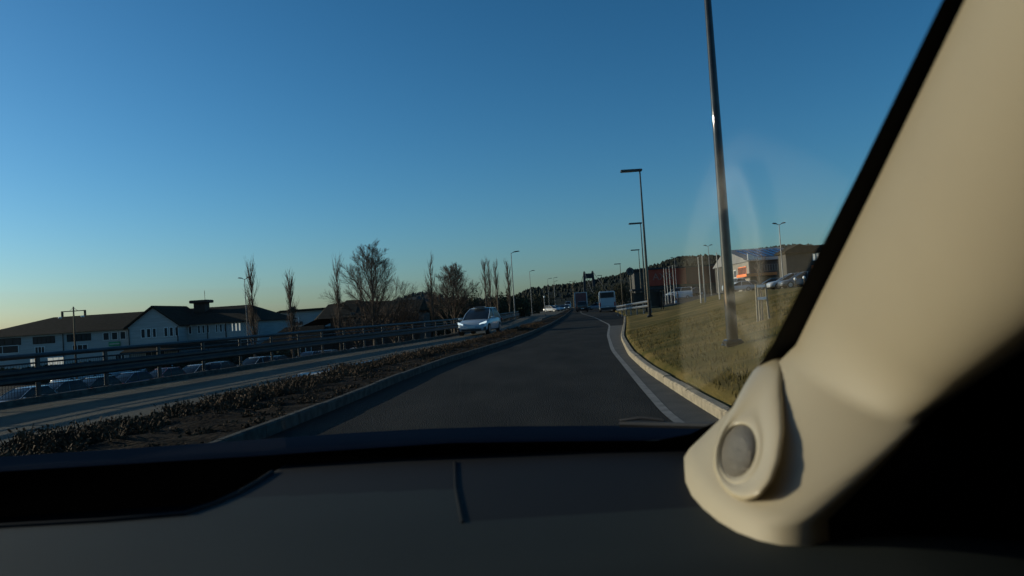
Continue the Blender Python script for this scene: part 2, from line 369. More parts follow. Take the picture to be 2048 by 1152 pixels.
# right guardrail at the end of the island
def rail_pts(pxs, z=None): return [hit(*p) for p in pxs]
def small_rail(label, pts, name='guardrail', H=(.62, .98)):
    o = pts[0]; t = thing(name, label, 'guardrail', o)
    P_ = []
    for a, b in zip(pts, pts[1:]):
        n = max(1, round((b - a).length / 2.5)); P_ += [a.lerp(b, k / n) - o for k in range(n)]
    P_.append(pts[-1] - o)
    for p in P_:
        m = MB(); m.box(p.x - .05, p.x + .05, p.y - .05, p.y + .05, p.z - .1, p.z + H[1]); m.build('post', M['galv'], t)
    for h in H:
        m = MB(); m.tube([p + Vector((-.06, -.06, h)) for p in P_], .10, 6); m.build('beam', M['galv'], t, smooth=True)
    return t
y3 = 78
a = at(1236, 626, y3); b = at(1262, 625, 70); c = at(1302, 621, 62)
for v in (a, b, c): v.z = ground(v.x, v.y) - .0
small_rail('short galvanised double rail barrier at the end of the grass island beside the bus', [a, b, c])

# ---------------------------------------------------------------- street lamps, right row (dark T shaped)
def t_lamp(loc, H, label, r0=.105):
    t = thing('street_lamp', label, 'street lamp', loc, group='dark street lamps along the right of the road')
    m = MB(); m.tube([(0, 0, -.1), (0, 0, .5), (0, 0, H * .5), (0, 0, H)], [r0, r0 * .97, r0 * .72, r0 * .45], 16); m.build('pole', M['dark_steel'], t, smooth=True)
    m = MB(); m.box(-.17, .17, -.17, .17, .0, .035, b=.005); m.box(-.14, .14, -.14, .14, .03, .12, b=.02)
    for dx in (-.19, .19):
        for dy in (-.12, .12): m.disc((dx * .75, dy, .05), .02, (0, 0, 1), .06, 6)
    m.build('base_plate', M['dark_steel'], t)
    h = MB(); h.box(-1.22, .14, -.16, .16, H - .02, H + .13, b=.03); hd = h.build('lamp_head', M['black_paint'], t)
    h = MB(); h.box(-1.15, -.45, -.11, .11, H - .032, H - .0215); h.build('diffuser', M['globe'], hd)
    return t
p1 = hit(1466, 692)
lamp1 = t_lamp(p1, 9.1, 'nearest dark lamp pole on the lawn by the windscreen pillar, its top out of view')
p2 = hit(1300, 634, 30, 70)
for px, py, hpx, lab in ((1280, 342, 0, 'second street lamp, black T shaped head standing at the grass tip'), ):
    H2 = at(1280, 342, p2.y).z - p2.z
t_lamp(p2, H2, 'tall black street lamp at the end of the guardrail on the lawn edge')
for (bx, tx, ty, H, lab) in ((1290, 1281, 447, 9.1, 'black street lamp partly hidden behind the tall one near the bus shelter'), (1279, 1277, 500, 9.1, 'street lamp rising behind the bus shelter'),
                             (1241, 1240, 528, 9.1, 'small distant street lamp above the bus'), (1204, 1203, 551, 9.1, 'farthest tiny street lamp of the right hand row beside the bridge tower')):
    Y = 9.0 * F / 1518 * 1518 / 1
    # distance at which a 9.1 m lamp on the rising ground has its top on this line of sight
    Y = 40.
    while Y < 400 and at(tx, ty, Y).z < ground(at(tx, ty, Y).x, Y) + H: Y += .5
    p = at(tx, ty, Y); t_lamp((p.x, Y, ground(p.x, Y)), H, lab)

# slender cobra lamps, left row and car park
def arm_lamp(px, py, Y, label, double=False, side=1, mt='galv', group='grey street lamps', arm=.9, r0=.075):
    top = at(px, py, Y); zb = ground(top.x, Y); H = top.z - zb
    t = thing('street_lamp', label, 'street lamp', (top.x, Y, zb), group=group)
    m = MB(); m.tube([(0, 0, -.1), (0, 0, H * .5), (0, 0, H)], [r0, r0 * .75, r0 * .5], 8); m.build('pole', M[mt], t, smooth=True)
    for s in ((-1, 1) if double else (side,)):
        h = MB(); h.tube([(0, 0, H - .05), (s * .25, 0, H + .05)], .03, 5)
        rings = [[(s * (.2 + arm * u), w * k, H + .04 + .08 * u + th * l) for k, l in ((-1, 0), (-.8, 1), (.8, 1), (1, 0))] for u, w, th in ((0, .05, .05), (.3, .13, .12), (.75, .14, .12), (1, .07, .05))]
        h.loft(rings); h.build('lamp_head', M['dark_steel'], t)
    return t
arm_lamp(1022, 506, 92, 'tall grey street lamp at the end of the left guardrail', group='single headed lamps along the opposite road', arm=.85)
arm_lamp(1059, 543, 150, 'second grey street lamp beyond the left guardrail', group='single headed lamps along the opposite road', arm=.85)
arm_lamp(1095, 558, 215, 'distant street lamp left of a close pair of lamps', group='single headed lamps along the opposite road', arm=1.1)
arm_lamp(1107, 556, 235, 'distant street lamp, higher of a close pair before the hill', group='single headed lamps along the opposite road', arm=1.1)
arm_lamp(1108, 563, 275, 'distant street lamp, lower of a close pair before the hill', group='single headed lamps along the opposite road', arm=1.2)
arm_lamp(489, 558, 88, 'double headed street lamp beside the bare poplar by the white gabled building', True, group='double headed lamps over the car parks', arm=.55)
arm_lamp(1558, 449, 80, 'double headed lamp before the grey building with solar roof', True, group='double headed lamps over the car parks', arm=.5)
arm_lamp(1416, 492, 120, 'double headed lamp between the flagpoles and the near lamp post', True, group='double headed lamps over the car parks', arm=.5)
arm_lamp(1349, 516, 150, 'double headed lamp before the red store front', True, group='double headed lamps over the car parks', arm=.6)

# floodlight frame on the left
Y = 62; c = at(147, 622, Y); zb = -3.0
t = thing('floodlight_mast', 'dark mast with a crossbar and two hanging floodlights before the white building roof', 'lamp', (c.x, Y, zb))
H = c.z - zb
m = MB(); m.tube([(0, 0, 0), (0, 0, H + .35)], [.09, .06], 8); m.build('mast', M['dark_steel'], t)
m = MB(); m.box(-.95, .95, -.04, .04, H - .04, H + .03); m.tube([(-.35, 0, H), (0, 0, H + .28)], .015, 4); m.tube([(.35, 0, H), (0, 0, H + .28)], .015, 4); m.build('crossbar', M['dark_steel'], t)
for s in (-1, 1):
    m = MB(); m.box(s * .93 - .07, s * .93 + .07, -.07, .07, H - .42, H + .03, b=.01)
    a_ = m.build('hanger', M['dark_steel'], t)
    m = MB(); m.disc((s * .93 - .18, -.05, H - .5), .13, (0, .3, 1), .10, 12); m.tube([(s*.93, 0, H - .4), (s*.93 - .18, -.05, H - .45)], .03, 5); m.build('lamp_head', M['globe'], a_)

# flagpoles
def flagpole(px, ytop, Y, label, H=None):
    top = at(px, ytop, Y); zb = ground(top.x, Y); t = thing('flagpole', label, 'flagpole', (top.x, Y, zb), group='bare white flagpoles behind the lawn')
    H = top.z - zb
    m = MB(); m.tube([(0, 0, -.1), (0, 0, H)], [.085, .045], 8); m.build('pole', M['flagwhite'], t, smooth=True)
    m = MB(); m.disc((0, 0, H + .04), .07, (0, 0, 1), .08, 8); m.build('finial', M['flagwhite'], t)
for i, (px, yt, Y, lab) in enumerate(((1327, 537, 135, 'leftmost thin flagpole in front of the red store'), (1332, 537, 138, 'second thin flagpole in front of the red store'), (1338, 534, 136, 'third flagpole in front of the red store, right of the dark car'),
                        (1345, 532, 134, 'flagpole just left of the double lamp before the red store'), (1396, 516, 80, 'left flagpole of the nearer group on the lawn crest'), (1404, 513, 80, 'second flagpole of the nearer group on the lawn crest'),
                        (1433, 507, 80, 'flagpole on the lawn crest close left of the near lamp post'), (1444, 505, 82, 'flagpole touching the near lamp post outline'))):
    flagpole(px, yt, Y, lab)

# ---------------------------------------------------------------- trees
def grow(mb, p, d, L, r, lvl, spread, up, kids, seg=3, wob=.12):
    pts = [p]; rs = [r]; dirs = [d]
    for i in range(seg):
        d = (d + Vector((random.gauss(0, wob), random.gauss(0, wob), random.gauss(0, wob) + up))).normalized()
        p = p + d * (L / seg); pts.append(p); rs.append(max(.006, r * (1 - .62 * (i + 1) / seg))); dirs.append(d)
    mb.tube(pts, rs, 5 if lvl > 2 else 3, caps=False)
    if lvl <= 0: return
    for k in range(kids[lvl]):
        t = (.25 + .75 * (k + random.random()) / kids[lvl]) * seg; i = min(seg - 1, int(t)); q = pts[i].lerp(pts[i + 1], t - i)
        ax = dirs[i + 1].orthogonal().normalized(); ax.rotate(Matrix.Rotation(random.random() * 6.28, 3, dirs[i + 1]))
        nd = (dirs[i + 1] + ax * spread * (.7 + .6 * random.random())).normalized()
        grow(mb, q, nd, L * (.42 + .25 * random.random()) * (1.15 - .45 * t / seg), rs[i] * .55, lvl - 1, spread, up, kids, 2 if lvl < 2 else 3, wob)
def bare_tree(px, ytop, Y, label, kind='round', zb=None, group=None, name='bare_tree', width=1.0, seed=1):
    random.seed(seed); top = at(px, ytop, Y); zb = ground(top.x, Y) if zb is None else zb; H = top.z - zb
    H *= {'poplar': .94, 'round': .94, 'spread': .86}[kind]; t = thing(name, label, 'tree', (top.x, Y, zb), group=group); tr = MB(); cr = MB()
    if kind == 'poplar':
        tr.tube([(0, 0, -.2), (.05, 0, H * .4), (0, .05, H * .97)], [.13, .09, .015], 7)
        for k in range(int(60 * width)):
            z = H * (.12 + .80 * random.random()); a = random.random() * 6.28
            L = H * (.14 + .16 * random.random()) * (1.1 - .5 * z / H)
            grow(cr, Vector((0, 0, z)), Vector((math.cos(a) * .32, math.sin(a) * .32, 1)).normalized(), L, .034, 1, .3, .16, (0, 5), 4, .05)
    elif kind == 'round':
        tr.tube([(0, 0, -.2), (.05, 0, H * .2), (0, .1, H * .5), (.1, 0, H * .9)], [.26, .2, .12, .02], 8)
        for k in range(22):
            u = (k + random.random()) / 22; z = H * (.16 + .68 * u); a = k * 2.4
            tilt = .85 - .5 * u
            grow(cr, Vector((0, 0, z)), Vector((math.cos(a) * tilt, math.sin(a) * tilt, 1)).normalized(), H * (.46 - .27 * u) * width, .085 * (1.1 - .7 * u), 3, .55, .07, (0, 8, 7, 7), 4, .08)
    else:  # spreading, several stems from low
        tr.tube([(0, 0, -.2), (0, 0, H * .28)], [.22, .16], 8)
        for k in range(14):
            a = k * 2.4; tilt = .35 + .95 * random.random()
            grow(cr, Vector((0, 0, H * (.16 + .12 * random.random()))), Vector((math.cos(a) * tilt, math.sin(a) * tilt, 1)).normalized(), H * .62 * width, .07, 3, .6, .03, (0, 6, 5, 6), 4, .09)
    tr.build('trunk', M['bark'], t, smooth=True); cr.build('crown', M['twig'], t)
    return t
G = 'bare columnar poplars beyond the guardrail'
bare_tree(499, 516, 72, 'bare columnar poplar behind the double headed lamp by the white building', 'poplar', group=G, name='poplar', seed=3, width=1.2)
bare_tree(577, 537, 72, 'bare columnar poplar before the pale gable roof, dark nest low in it', 'poplar', group=G, name='poplar', seed=4, width=1.3)
bare_tree(671, 515, 74, 'bare columnar poplar just left of the big round bare tree', 'poplar', group=G, name='poplar', seed=5, width=.9)
bare_tree(858, 508, 78, 'bare columnar poplar left of the bushy spreading tree', 'poplar', group=G, name='poplar', seed=6, width=.8)
bare_tree(966, 514, 92, 'leftmost of four thin poplars close together above the white car', 'poplar', group=G, name='poplar', seed=7, width=.6)
bare_tree(975, 514, 96, 'second of the four thin poplars above the white car', 'poplar', group=G, name='poplar', seed=8, width=.6)
bare_tree(990, 520, 100, 'third of the four thin poplars above the white car', 'poplar', group=G, name='poplar', seed=9, width=.6)
bare_tree(1013, 515, 98, 'rightmost thin poplar directly beside the tall left street lamp', 'poplar', group=G, name='poplar', seed=10, width=.8)
bare_tree(738, 489, 76, 'largest bare round crowned tree rising over the dark building', 'round', seed=21)
bare_tree(708, 552, 74, 'low bare tree leaning out left of the largest bare tree', 'spread', seed=17, width=.55)
bare_tree(783, 545, 78, 'low bare tree filling in right of the largest bare tree', 'spread', seed=13, width=.8)
bare_tree(803, 553, 79, 'small bare tree at the right end of the dark building', 'spread', seed=16, width=.55)
bare_tree(902, 535, 84, 'bare bushy tree with wide spreading branches behind the white car', 'round', seed=33, width=1.15)
random.seed(30)
nest = at(585, 620, 71.8)
m = MB()
for k in range(60):
    c = Vector(nest) + Vector((random.gauss(0, .16), random.gauss(0, .16), random.gauss(0, .13))); u = Vector((random.gauss(0, 1), random.gauss(0, 1), random.gauss(0, .5))).normalized() * .25
    m.tube([c - u, c + u], .03, 3)
tag(m.build('bird_nest', M['twig']), 'dark twig nest in the lower branches of the second poplar', 'nest')

def conifer(px, ytop, Y, w, label, zb=None, mt='needle', seed=1, name='conifer'):
    random.seed(seed); top = at(px, ytop, Y); zb = ground(top.x, Y) if zb is None else zb; H = top.z - zb
    t = thing(name, label, 'tree', (top.x, Y, zb), group='dark evergreens beyond the guardrail'); c = MB()
    for k in range(900):
        u = random.random() ** .7; z = H * (1 - u * .93); r = w * (u ** .8) * (.55 + .5 * random.random()) * (.8 + .35 * math.sin(z * 5)); a = random.random() * 6.28
        p = Vector((math.cos(a) * r, math.sin(a) * r, z)); s = .10 + .16 * random.random() + .08 * u
        d = Vector((math.cos(a), math.sin(a), -.35 + .5 * random.random())) * s * 1.5; v = Vector((-math.sin(a), math.cos(a), random.gauss(0, .3))) * s * .6
        c.add([p - d * .4, p + v, p + d, p - v], [(0, 1, 2, 3)])
    c.build('crown', M[mt], t); m = MB(); m.tube([(0, 0, -.1), (0, 0, H * .95)], [.15, .02], 6); m.build('trunk', M['bark'], t)
def bush(px, ytop, Y, w, label, zb=None, mt='hedge', seed=1):
    random.seed(seed); top = at(px, ytop, Y); zb = ground(top.x, Y) if zb is None else zb; H = top.z - zb
    t = thing('broad_tree', label, 'tree', (top.x, Y, zb), group='dense dark trees beyond the guardrail'); c = MB()
    lobes = [(Vector((random.uniform(-w * .6, w * .6), random.uniform(-1, 1), H * random.uniform(.35, .78))), random.uniform(.25, .42) * w) for k in range(9)] + [(Vector((0, 0, H * .72)), H * .27)]
    for k in range(2200):
        cc, rr = random.choice(lobes); d = Vector((random.gauss(0, 1), random.gauss(0, 1), random.gauss(0, 1))).normalized(); rr *= (.6 + .45 * random.random())
        p = cc + Vector((d.x * rr, d.y * rr, d.z * rr * .9)); p.z = max(.1, min(p.z, H))
        s = .08 + .14 * random.random(); u = Vector((random.gauss(0, 1), random.gauss(0, 1), random.gauss(0, 1))).normalized(); v = u.orthogonal()
        c.add([p - u * s, p + v * s * .7, p + u * s, p - v * s * .7], [(0, 1, 2, 3)])
    for k in range(500):
        p = Vector((random.uniform(-w * .7, w * .7), random.uniform(-1, 1), random.uniform(.0, H * .5))); s = .15 + .2 * random.random(); u = Vector((random.gauss(0, 1), random.gauss(0, 1), random.gauss(0, 1))).normalized(); v = u.orthogonal()
        c.add([p - u * s, p + v * s * .7, p + u * s, p - v * s * .7], [(0, 1, 2, 3)])
    c.build('crown', M[mt], t); m = MB(); m.tube([(0, 0, -.1), (0, 0, H * .6)], [.2, .08], 6); m.build('trunk', M['bark'], t)
for i, (px, yt, Y, w, lab) in enumerate(((944, 573, 150, 1.8, 'pointed dark evergreen right of the bushy bare tree'), (952, 575, 155, 1.7, 'dark evergreen with twin at its left above the white car roof'), (976, 582, 140, 1.6, 'small conifer between the first thin poplars'),
        (1003, 581, 145, 1.5, 'narrow conifer between the third and fourth thin poplars'), (1015, 575, 150, 1.5, 'pointed conifer at the foot of the rightmost poplar'))):
    conifer(px, yt, Y, w, lab, seed=40 + i)
for i, (px, yt, Y, w, lab) in enumerate(((838, 598, 110, 5.0, 'low dark tree at the right end of the brown building'), (868, 596, 112, 5.0, 'dark round tree beneath the fourth poplar'), (905, 592, 115, 5.0, 'dark dense tree behind the bushy bare tree'),
        (935, 586, 118, 4.5, 'dark tree over the white car windscreen'), (965, 590, 122, 4.5, 'dense tree over the white car roof'), (990, 590, 125, 4.5, 'dark tree behind the third thin poplar'), (1020, 590, 130, 4.5, 'dark tree behind the tall left street lamp'), (1046, 592, 170, 5, 'dark tree between the first two left street lamps'),
        (1075, 592, 230, 7, 'distant dark tree right of the second left street lamp'), (1195, 573, 300, 9, 'dark tree behind the white bus'), (1225, 566, 290, 9, 'dark tree crown above the bus roof'), (1250, 562, 250, 6, 'dark tree left of the round sign pylon'))):
    bush(px, yt, Y, w, lab, seed=60 + i, mt='hedge' if i % 3 else 'needle')

# ---------------------------------------------------------------- hills
def hill(name, pts, D, m, depth=500, bumps=1.0, tree=7, n_tree=500, seed=5):
    random.seed(seed); mb = MB(); rows = 14; xs = []
    for i in range(len(pts) - 1):
        for k in range(10): xs.append((pts[i][0] + (pts[i + 1][0] - pts[i][0]) * k / 10, pts[i][1] + (pts[i + 1][1] - pts[i][1]) * k / 10))
    xs.append(pts[-1]); rings = []
    tops = []
    for (px, py) in xs:
        top = at(px, py, D); zt = max(2, top.z - tree * .6); r = []
        for j in range(rows + 1):
            u = j / rows; yy = D - depth + (depth * 1.8) * u
            s = math.sin(min(1, u / .555) * math.pi / 2) if u < .555 else math.cos((u - .555) / .445 * math.pi / 2)
            z = zt * s + noise.noise(Vector((top.x * .01, yy * .01, 1))) * zt * .12 * (1 - abs(u - .555))*(0 if abs(u-.555)<.06 else 1)
            r.append((top.x * (yy / D if u < .3 else 1) if False else top.x, yy, z - (3 if j in (0, rows) else 0)))
        rings.append(r); tops.append((top.x, zt))
    mb.loft(rings, False, False)
    struct(mb.build(name, m, smooth='sheet'))
    mb = MB()
    for k in range(n_tree):
        i = random.randrange(len(tops) - 1); t = random.random(); x = tops[i][0] + (tops[i + 1][0] - tops[i][0]) * t; z = tops[i][1] + (tops[i + 1][1] - tops[i][1]) * t
        v = random.random() ** 2.2; yy = D - v * depth * .85; s = math.cos(v * .85 * math.pi / 2); h = tree * (.6 + .8 * random.random() ** 2); w = h * (.28 + .25 * random.random())
        zz = z * s - 1.5; pts_ = 6
        ring = lambda rr, zq: [(x + math.cos(6.283 * q / pts_) * rr * random.uniform(.7, 1.2), yy + math.sin(6.283 * q / pts_) * rr, zq) for q in range(pts_)]
        mb.loft([ring(w * .5, zz), ring(w, zz + h * .35), ring(w * .6, zz + h * .72), ring(.1, zz + h)])
    struct(mb.build('hill_forest', m), 'stuff')
hill('hill', [(1010, 600), (1060, 578), (1100, 573), (1130, 570), (1165, 566), (1200, 557), (1240, 549), (1270, 541), (1300, 533), (1330, 523), (1352, 516), (1375, 515), (1400, 517), (1450, 520), (1520, 530), (1700, 545)], 1100, M['hill'], depth=420, tree=5, n_tree=2600)
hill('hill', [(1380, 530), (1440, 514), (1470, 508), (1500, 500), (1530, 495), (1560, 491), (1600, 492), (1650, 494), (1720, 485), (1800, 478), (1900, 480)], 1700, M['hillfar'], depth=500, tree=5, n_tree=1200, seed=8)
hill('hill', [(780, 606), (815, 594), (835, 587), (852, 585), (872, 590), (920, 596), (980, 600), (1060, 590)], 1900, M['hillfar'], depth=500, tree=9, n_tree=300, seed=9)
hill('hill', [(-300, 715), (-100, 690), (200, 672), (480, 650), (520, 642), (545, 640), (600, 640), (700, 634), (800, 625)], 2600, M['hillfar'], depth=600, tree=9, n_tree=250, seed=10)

# suspension bridge tower
Y = 620
a, b = at(1168.5, 546, Y), at(1185, 546, Y); zt = a.z
t = thing('bridge_tower', 'tall dark H shaped suspension bridge tower rising beyond the road', 'bridge tower', ((a.x + b.x) / 2, Y, 0)); hw = (b.x - a.x) / 2
for s in (-1, 1):
    m = MB(); m.loft([[(s * (hw + k) + dx * w, dy * w, z) for dx, dy in ((-1, -1), (1, -1), (1, 1), (-1, 1))] for z, k, w in ((0, 1.2, 1.25), (zt * .6, .5, 1.05), (zt, 0, .85), (zt + 1.3, 0, .5))]); m.build('tower_leg', M['concrete_dk'], t)
m = MB(); m.box(-hw, hw, -.8, .8, zt - 4.6, zt - .6); m.build('crossbeam', M['concrete_dk'], t)
m = MB(); m.box(-hw, hw, -.8, .8, 8, 11); m.build('crossbeam', M['concrete_dk'], t)
for s in (-1, 1):
    m = MB(); m.tube([(s * hw, 0, zt + 1), (s * hw + 1.5, 90, zt * .45), (s * hw + 5, 220, 14)], .22, 5); m.build('cable', M['concrete_dk'], t)
    m = MB(); m.tube([(s * hw, 0, zt + 1), (s * hw + s*2 + 1, -60, zt * .42), (s * hw + s*3+2, -120, 6)], .22, 5); m.build('cable', M['concrete_dk'], t)
# distant double mast
Y = 300; c = at(1145, 563, Y); t = thing('street_lamp', 'tiny distant wide armed lamp above the lorry', 'street lamp', (c.x, Y, ground(c.x, Y)))
H = c.z - t.location.z; m = MB(); m.tube([(0, 0, 0), (0, 0, H)], [.12, .07], 6); m.build('pole', M['dark_steel'], t)
m = MB(); m.box(-1.4, -.5, -.15, .15, H - .1, H + .08); m.box(.5, 1.4, -.15, .15, H, H + .18); m.box(-.6, .6, -.04, .04, H, H + .06); m.build('lamp_head', M['dark_steel'], t)

# ---------------------------------------------------------------- buildings on the left
def window(parent, x0, x1, z0, z1, y, gl='glass_dk', fr='frame_wh', fw=.07, mull=0):
    m = MB(); d = .05
    m.box(x0, x1, y - d, y + .02, z1 - fw, z1); m.box(x0, x1, y - d, y + .02, z0, z0 + fw)
    m.box(x0, x0 + fw, y - d, y + .02, z0 + fw, z1 - fw); m.box(x1 - fw, x1, y - d, y + .02, z0 + fw, z1 - fw)
    for k in range(mull):
        xm = x0 + (x1 - x0) * (k + 1) / (mull + 1); m.box(xm - .03, xm + .03, y - d + .006, y + .02, z0 + fw, z1 - fw)
    w = m.build('window', M[fr], parent); g = MB(); g.box(x0 + fw, x1 - fw, y - .018, y + .012, z0 + fw, z1 - fw); g.build('pane', M[gl], w); return w
D1 = 95; GZ = -3.0
def bx(px, py, Y=D1): p = at(px, py, Y); return p.x, p.z
xl, xr = bx(-75, 690)[0], bx(516, 640)[0]; xg0, xg1 = bx(276, 655)[0], bx(374, 650)[0]; xgm = bx(325, 615)[0]
bw = thing('office_building', 'long white two storey building with dark tiled roof and central gable', 'building', (xg0, D1, GZ)); O = Vector(bw.location)
X = lambda x: x - O.x
ze = 2.3 - GZ; zrg = 4.45 - GZ
m = MB(); m.box(X(xl), X(xr), 0, 15, 0, ze); m.build('wall', M['white_wall'], bw)
m = MB(); poly = [(X(xg0), 0), (X(xg0), ze), (X(xgm), zrg + .1), (X(xg1), ze), (X(xg1), 0)]; m.prism(poly, -2.5, -.003); m.build('wall', M['white_wall'], bw)
m = MB(); e = .6
A = [(X(xl) - e, -e, ze - .12), (X(xr) + e, -e, ze - .12), (X(xr) + e, 15.6, ze - .12), (X(xl) - e, 15.6, ze - .12), (X(xl) + 7, 7.5, zrg), (X(xr) - 3.4, 7.5, zrg)]
m.add(A, [(0, 1, 5, 4), (1, 2, 5), (2, 3, 4, 5), (3, 0, 4), (3, 2, 1, 0)])
for s, xe in ((-1, xg0), (1, xg1)):
    m.add([(X(xe) + s * .35, -2.9, ze - .22), (X(xgm), -2.9, zrg + .12), (X(xgm), 7.0, zrg + .12), (X(xe) + s * .35, 7, ze - .22), (X(xe) + s * .35, -2.9, ze - .02), (X(xgm), -2.9, zrg + .34), (X(xgm), 7.0, zrg + .34), (X(xe) + s * .35, 7, ze - .02)],
          [(0, 1, 2, 3), (7, 6, 5, 4), (0, 4, 5, 1), (3, 2, 6, 7), (0, 3, 7, 4)])
rf = m.build('roof', M['roof_dark'], bw)
cx = bx(366, 620)[0]
m = MB(); m.box(X(cx) - .75, X(cx) + .75, 5, 6.5, zrg - 1.6, zrg + .55); m.box(X(cx) - 1.2, X(cx) + 1.2, 4.6, 6.9, zrg + .55, zrg + .95, b=.08); m.tube([(X(cx) + .5, 5.7, zrg + .9), (X(cx) + .5, 5.7, zrg + 2.2)], .03, 4); m.build('chimney', M['brown_wall'], rf)
def wpx(x0, x1, yc, Y, off=0):
    a = bx(x0, yc, Y)[0]; b = bx(x1, yc, Y)[0]; z = bx((x0 + x1) / 2, yc, Y)[1]; return X(a), X(b), z - GZ
for x0, x1 in ((282, 291), (293, 302), (305, 313), (328, 336), (339, 347), (350, 357)):
    a, b, z = wpx(x0, x1, 667 - .065 * (x0 - 290) * 1.0, D1 - 2.5); window(bw, a, b, z - .55, z + .6, -2.5)
for x0, x1 in ((367, 374), (377, 384), (395, 401), (404, 410), (413, 419), (431, 436), (439, 445), (448, 453), (463, 467), (470, 475), (477, 482)):
    a, b, z = wpx(x0, x1, 661 - .065 * (x0 - 370), D1); window(bw, a, b, z - .5, z + .55, 0, 'glass_lit' if x0 in (463, 470, 477) else 'glass_dk')
for x0, x1 in ((206, 219), (223, 236), (240, 252)):
    a, b, z = wpx(x0, x1, 673 - .065 * (x0 - 206), D1); window(bw, a, b, z - .5, z + .5, 0)
for x0, x1, yc in ((-40, 42, 685), (66, 110, 680), (134, 182, 675)):
    a, b, z = wpx(x0, x1, yc, D1); window(bw, a, b, z - .45, z + .45, 0, mull=4, fr='roof_dark')
for x0, x1, yc, gl in ((-60, 38, 701, 'glass_dk'), (70, 90, 701, 'glass_dk'), (145, 176, 697, 'glass_dk'), (230, 250, 716, 'glass_dk'), (60, 80, 725, 'glass_lit'), (95, 130, 722, 'glass_lit'), (290, 330, 703, 'glass_dk')):
    Yd = D1 - 2.5 if x0 == 290 else D1
    a, b, z = wpx(x0, x1, yc, Yd); window(bw, a, b, z - .5, z + .5, -2.5 if x0 == 290 else 0, gl, mull=2)
a, b, z = wpx(218, 241, 688, D1)
m = MB(); m.box(a, b, -.12, -.0, z - .25, z + .3, b=.03); sg = m.build('sign', M['green_sign'], bw)
m = MB()
for k in range(9): m.box(a + .15 + k * .14, a + .24 + k * .14, -.14, -.121, z - .05, z + .10)
m.build('lettering', M['sign_wh'], sg)
m = MB(); a, b, z = wpx(278, 520, 690, D1); m.loft([[(a, -2.51 - q, zz) for q, zz in ((0, 2.9), (2.2, 2.35), (2.2, 2.2), (0, 2.7))], [(b, -2.51 - q, zz) for q, zz in ((0, 2.9), (2.2, 2.35), (2.2, 2.2), (0, 2.7))]]); m.build('canopy', M['roof_dark'], bw)
for xx_ in (xg0 + .1, xg1 - .1, bx(452, 660)[0], bx(415, 660)[0], bx(127, 690)[0]):
    m = MB(); yq = -2.56 if xg0 <= xx_ <= xg1 else -.06; m.tube([(X(xx_), yq, 0), (X(xx_), yq, ze - .2)], .06, 6); m.build('downpipe', M['dark_steel'], bw)

random.seed(5)
t = thing('hedge', 'long dark leafy row added before the ground floor of the white building', 'hedge', (at(-60, 700, 78).x, 78, GZ)); m = MB(); wid = at(600, 700, 78).x - t.location.x  # leafy row put in to darken the ground floor behind it
for k in range(9000):
    x = random.random() * wid; s_ = .10 + .14 * random.random(); p = Vector((x, random.uniform(-.6, .6), random.uniform(0, 1.75 + .25 * noise.noise(Vector((x * .3, 0, 0))))))
    u = Vector((random.gauss(0, 1), random.gauss(0, 1), random.gauss(0, 1))).normalized(); v = u.orthogonal(); m.add([p - u * s_, p + v * s_ * .7, p + u * s_, p - v * s_ * .7], [(0, 1, 2, 3)])
m.build('foliage', M['needle'], t)
# pale gabled house
Y2 = 112; gx0, gx1, gm = at(517, 650, Y2).x, at(622, 640, Y2).x, at(563, 625, Y2)
t = thing('warehouse', 'pale gabled hall with dark roof edge between the white building and the brown one', 'building', (gx0, Y2, GZ)); L_ = lambda x: x - gx0
zE = at(517, 642, Y2).z - GZ; zG = gm.z - GZ; zR = at(600, 625, Y2).z - GZ
m = MB(); m.prism([(0, 0), (0, zE), (L_(gm.x), zG), (L_(gx1) + 3, zG), (L_(gx1) + 3, 0)], 0, 14); m.build('wall', M['white_wall'], t)
m = MB(); m.prism([(-.6, zE - .25), (-.6, zE), (L_(gm.x), zG + .28), (L_(at(662, 621, Y2).x), zG + .32), (L_(at(662, 621, Y2).x), zG + .05), (L_(gm.x), zG + .02)], -.6, 14.5); m.build('roof', M['roof_dark'], t)
m = MB(); cxx = L_(at(570, 640, Y2).x); m.box(cxx - .2, cxx + 2.6, -.14, -.01, zG - 2.0, zG - 1.5)
m.build('sign', M['dkgrey_wall'], t)
m = MB(); m.box(cxx + 2.0, cxx + 2.15, -.25, -.15, zG - 1.7, zG - .9); m.build('wall_lamp', M['globe'], t)
Y2b = 85; t = thing('shed', 'low dark roofed shed in front of the pale gabled hall', 'shed', (at(528, 690, Y2b).x, Y2b, GZ)); zz0 = at(540, 657, Y2b).z - GZ; wx = at(640, 680, Y2b).x - t.location.x
m = MB(); m.box(0, wx, 0, 6, 0, zz0 - 1.6); m.build('wall', M['brown_wall'], t)
m = MB(); m.add([(-.4, -.4, zz0 - 1.7), (wx + .4, -.4, zz0 - 1.7), (wx + .4, 6.4, zz0 - 1.7), (-.4, 6.4, zz0 - 1.7), (1.6, 3, zz0), (wx - .2, 3, zz0)], [(0, 1, 5, 4), (1, 2, 5), (2, 3, 4, 5), (3, 0, 4), (3, 2, 1, 0)]); m.build('roof', M['roof_dark'], t)
for k in range(4):
    window(t, 1.0 + k * 1.2, 1.7 + k * 1.2, 1.2, 2.0, 0)
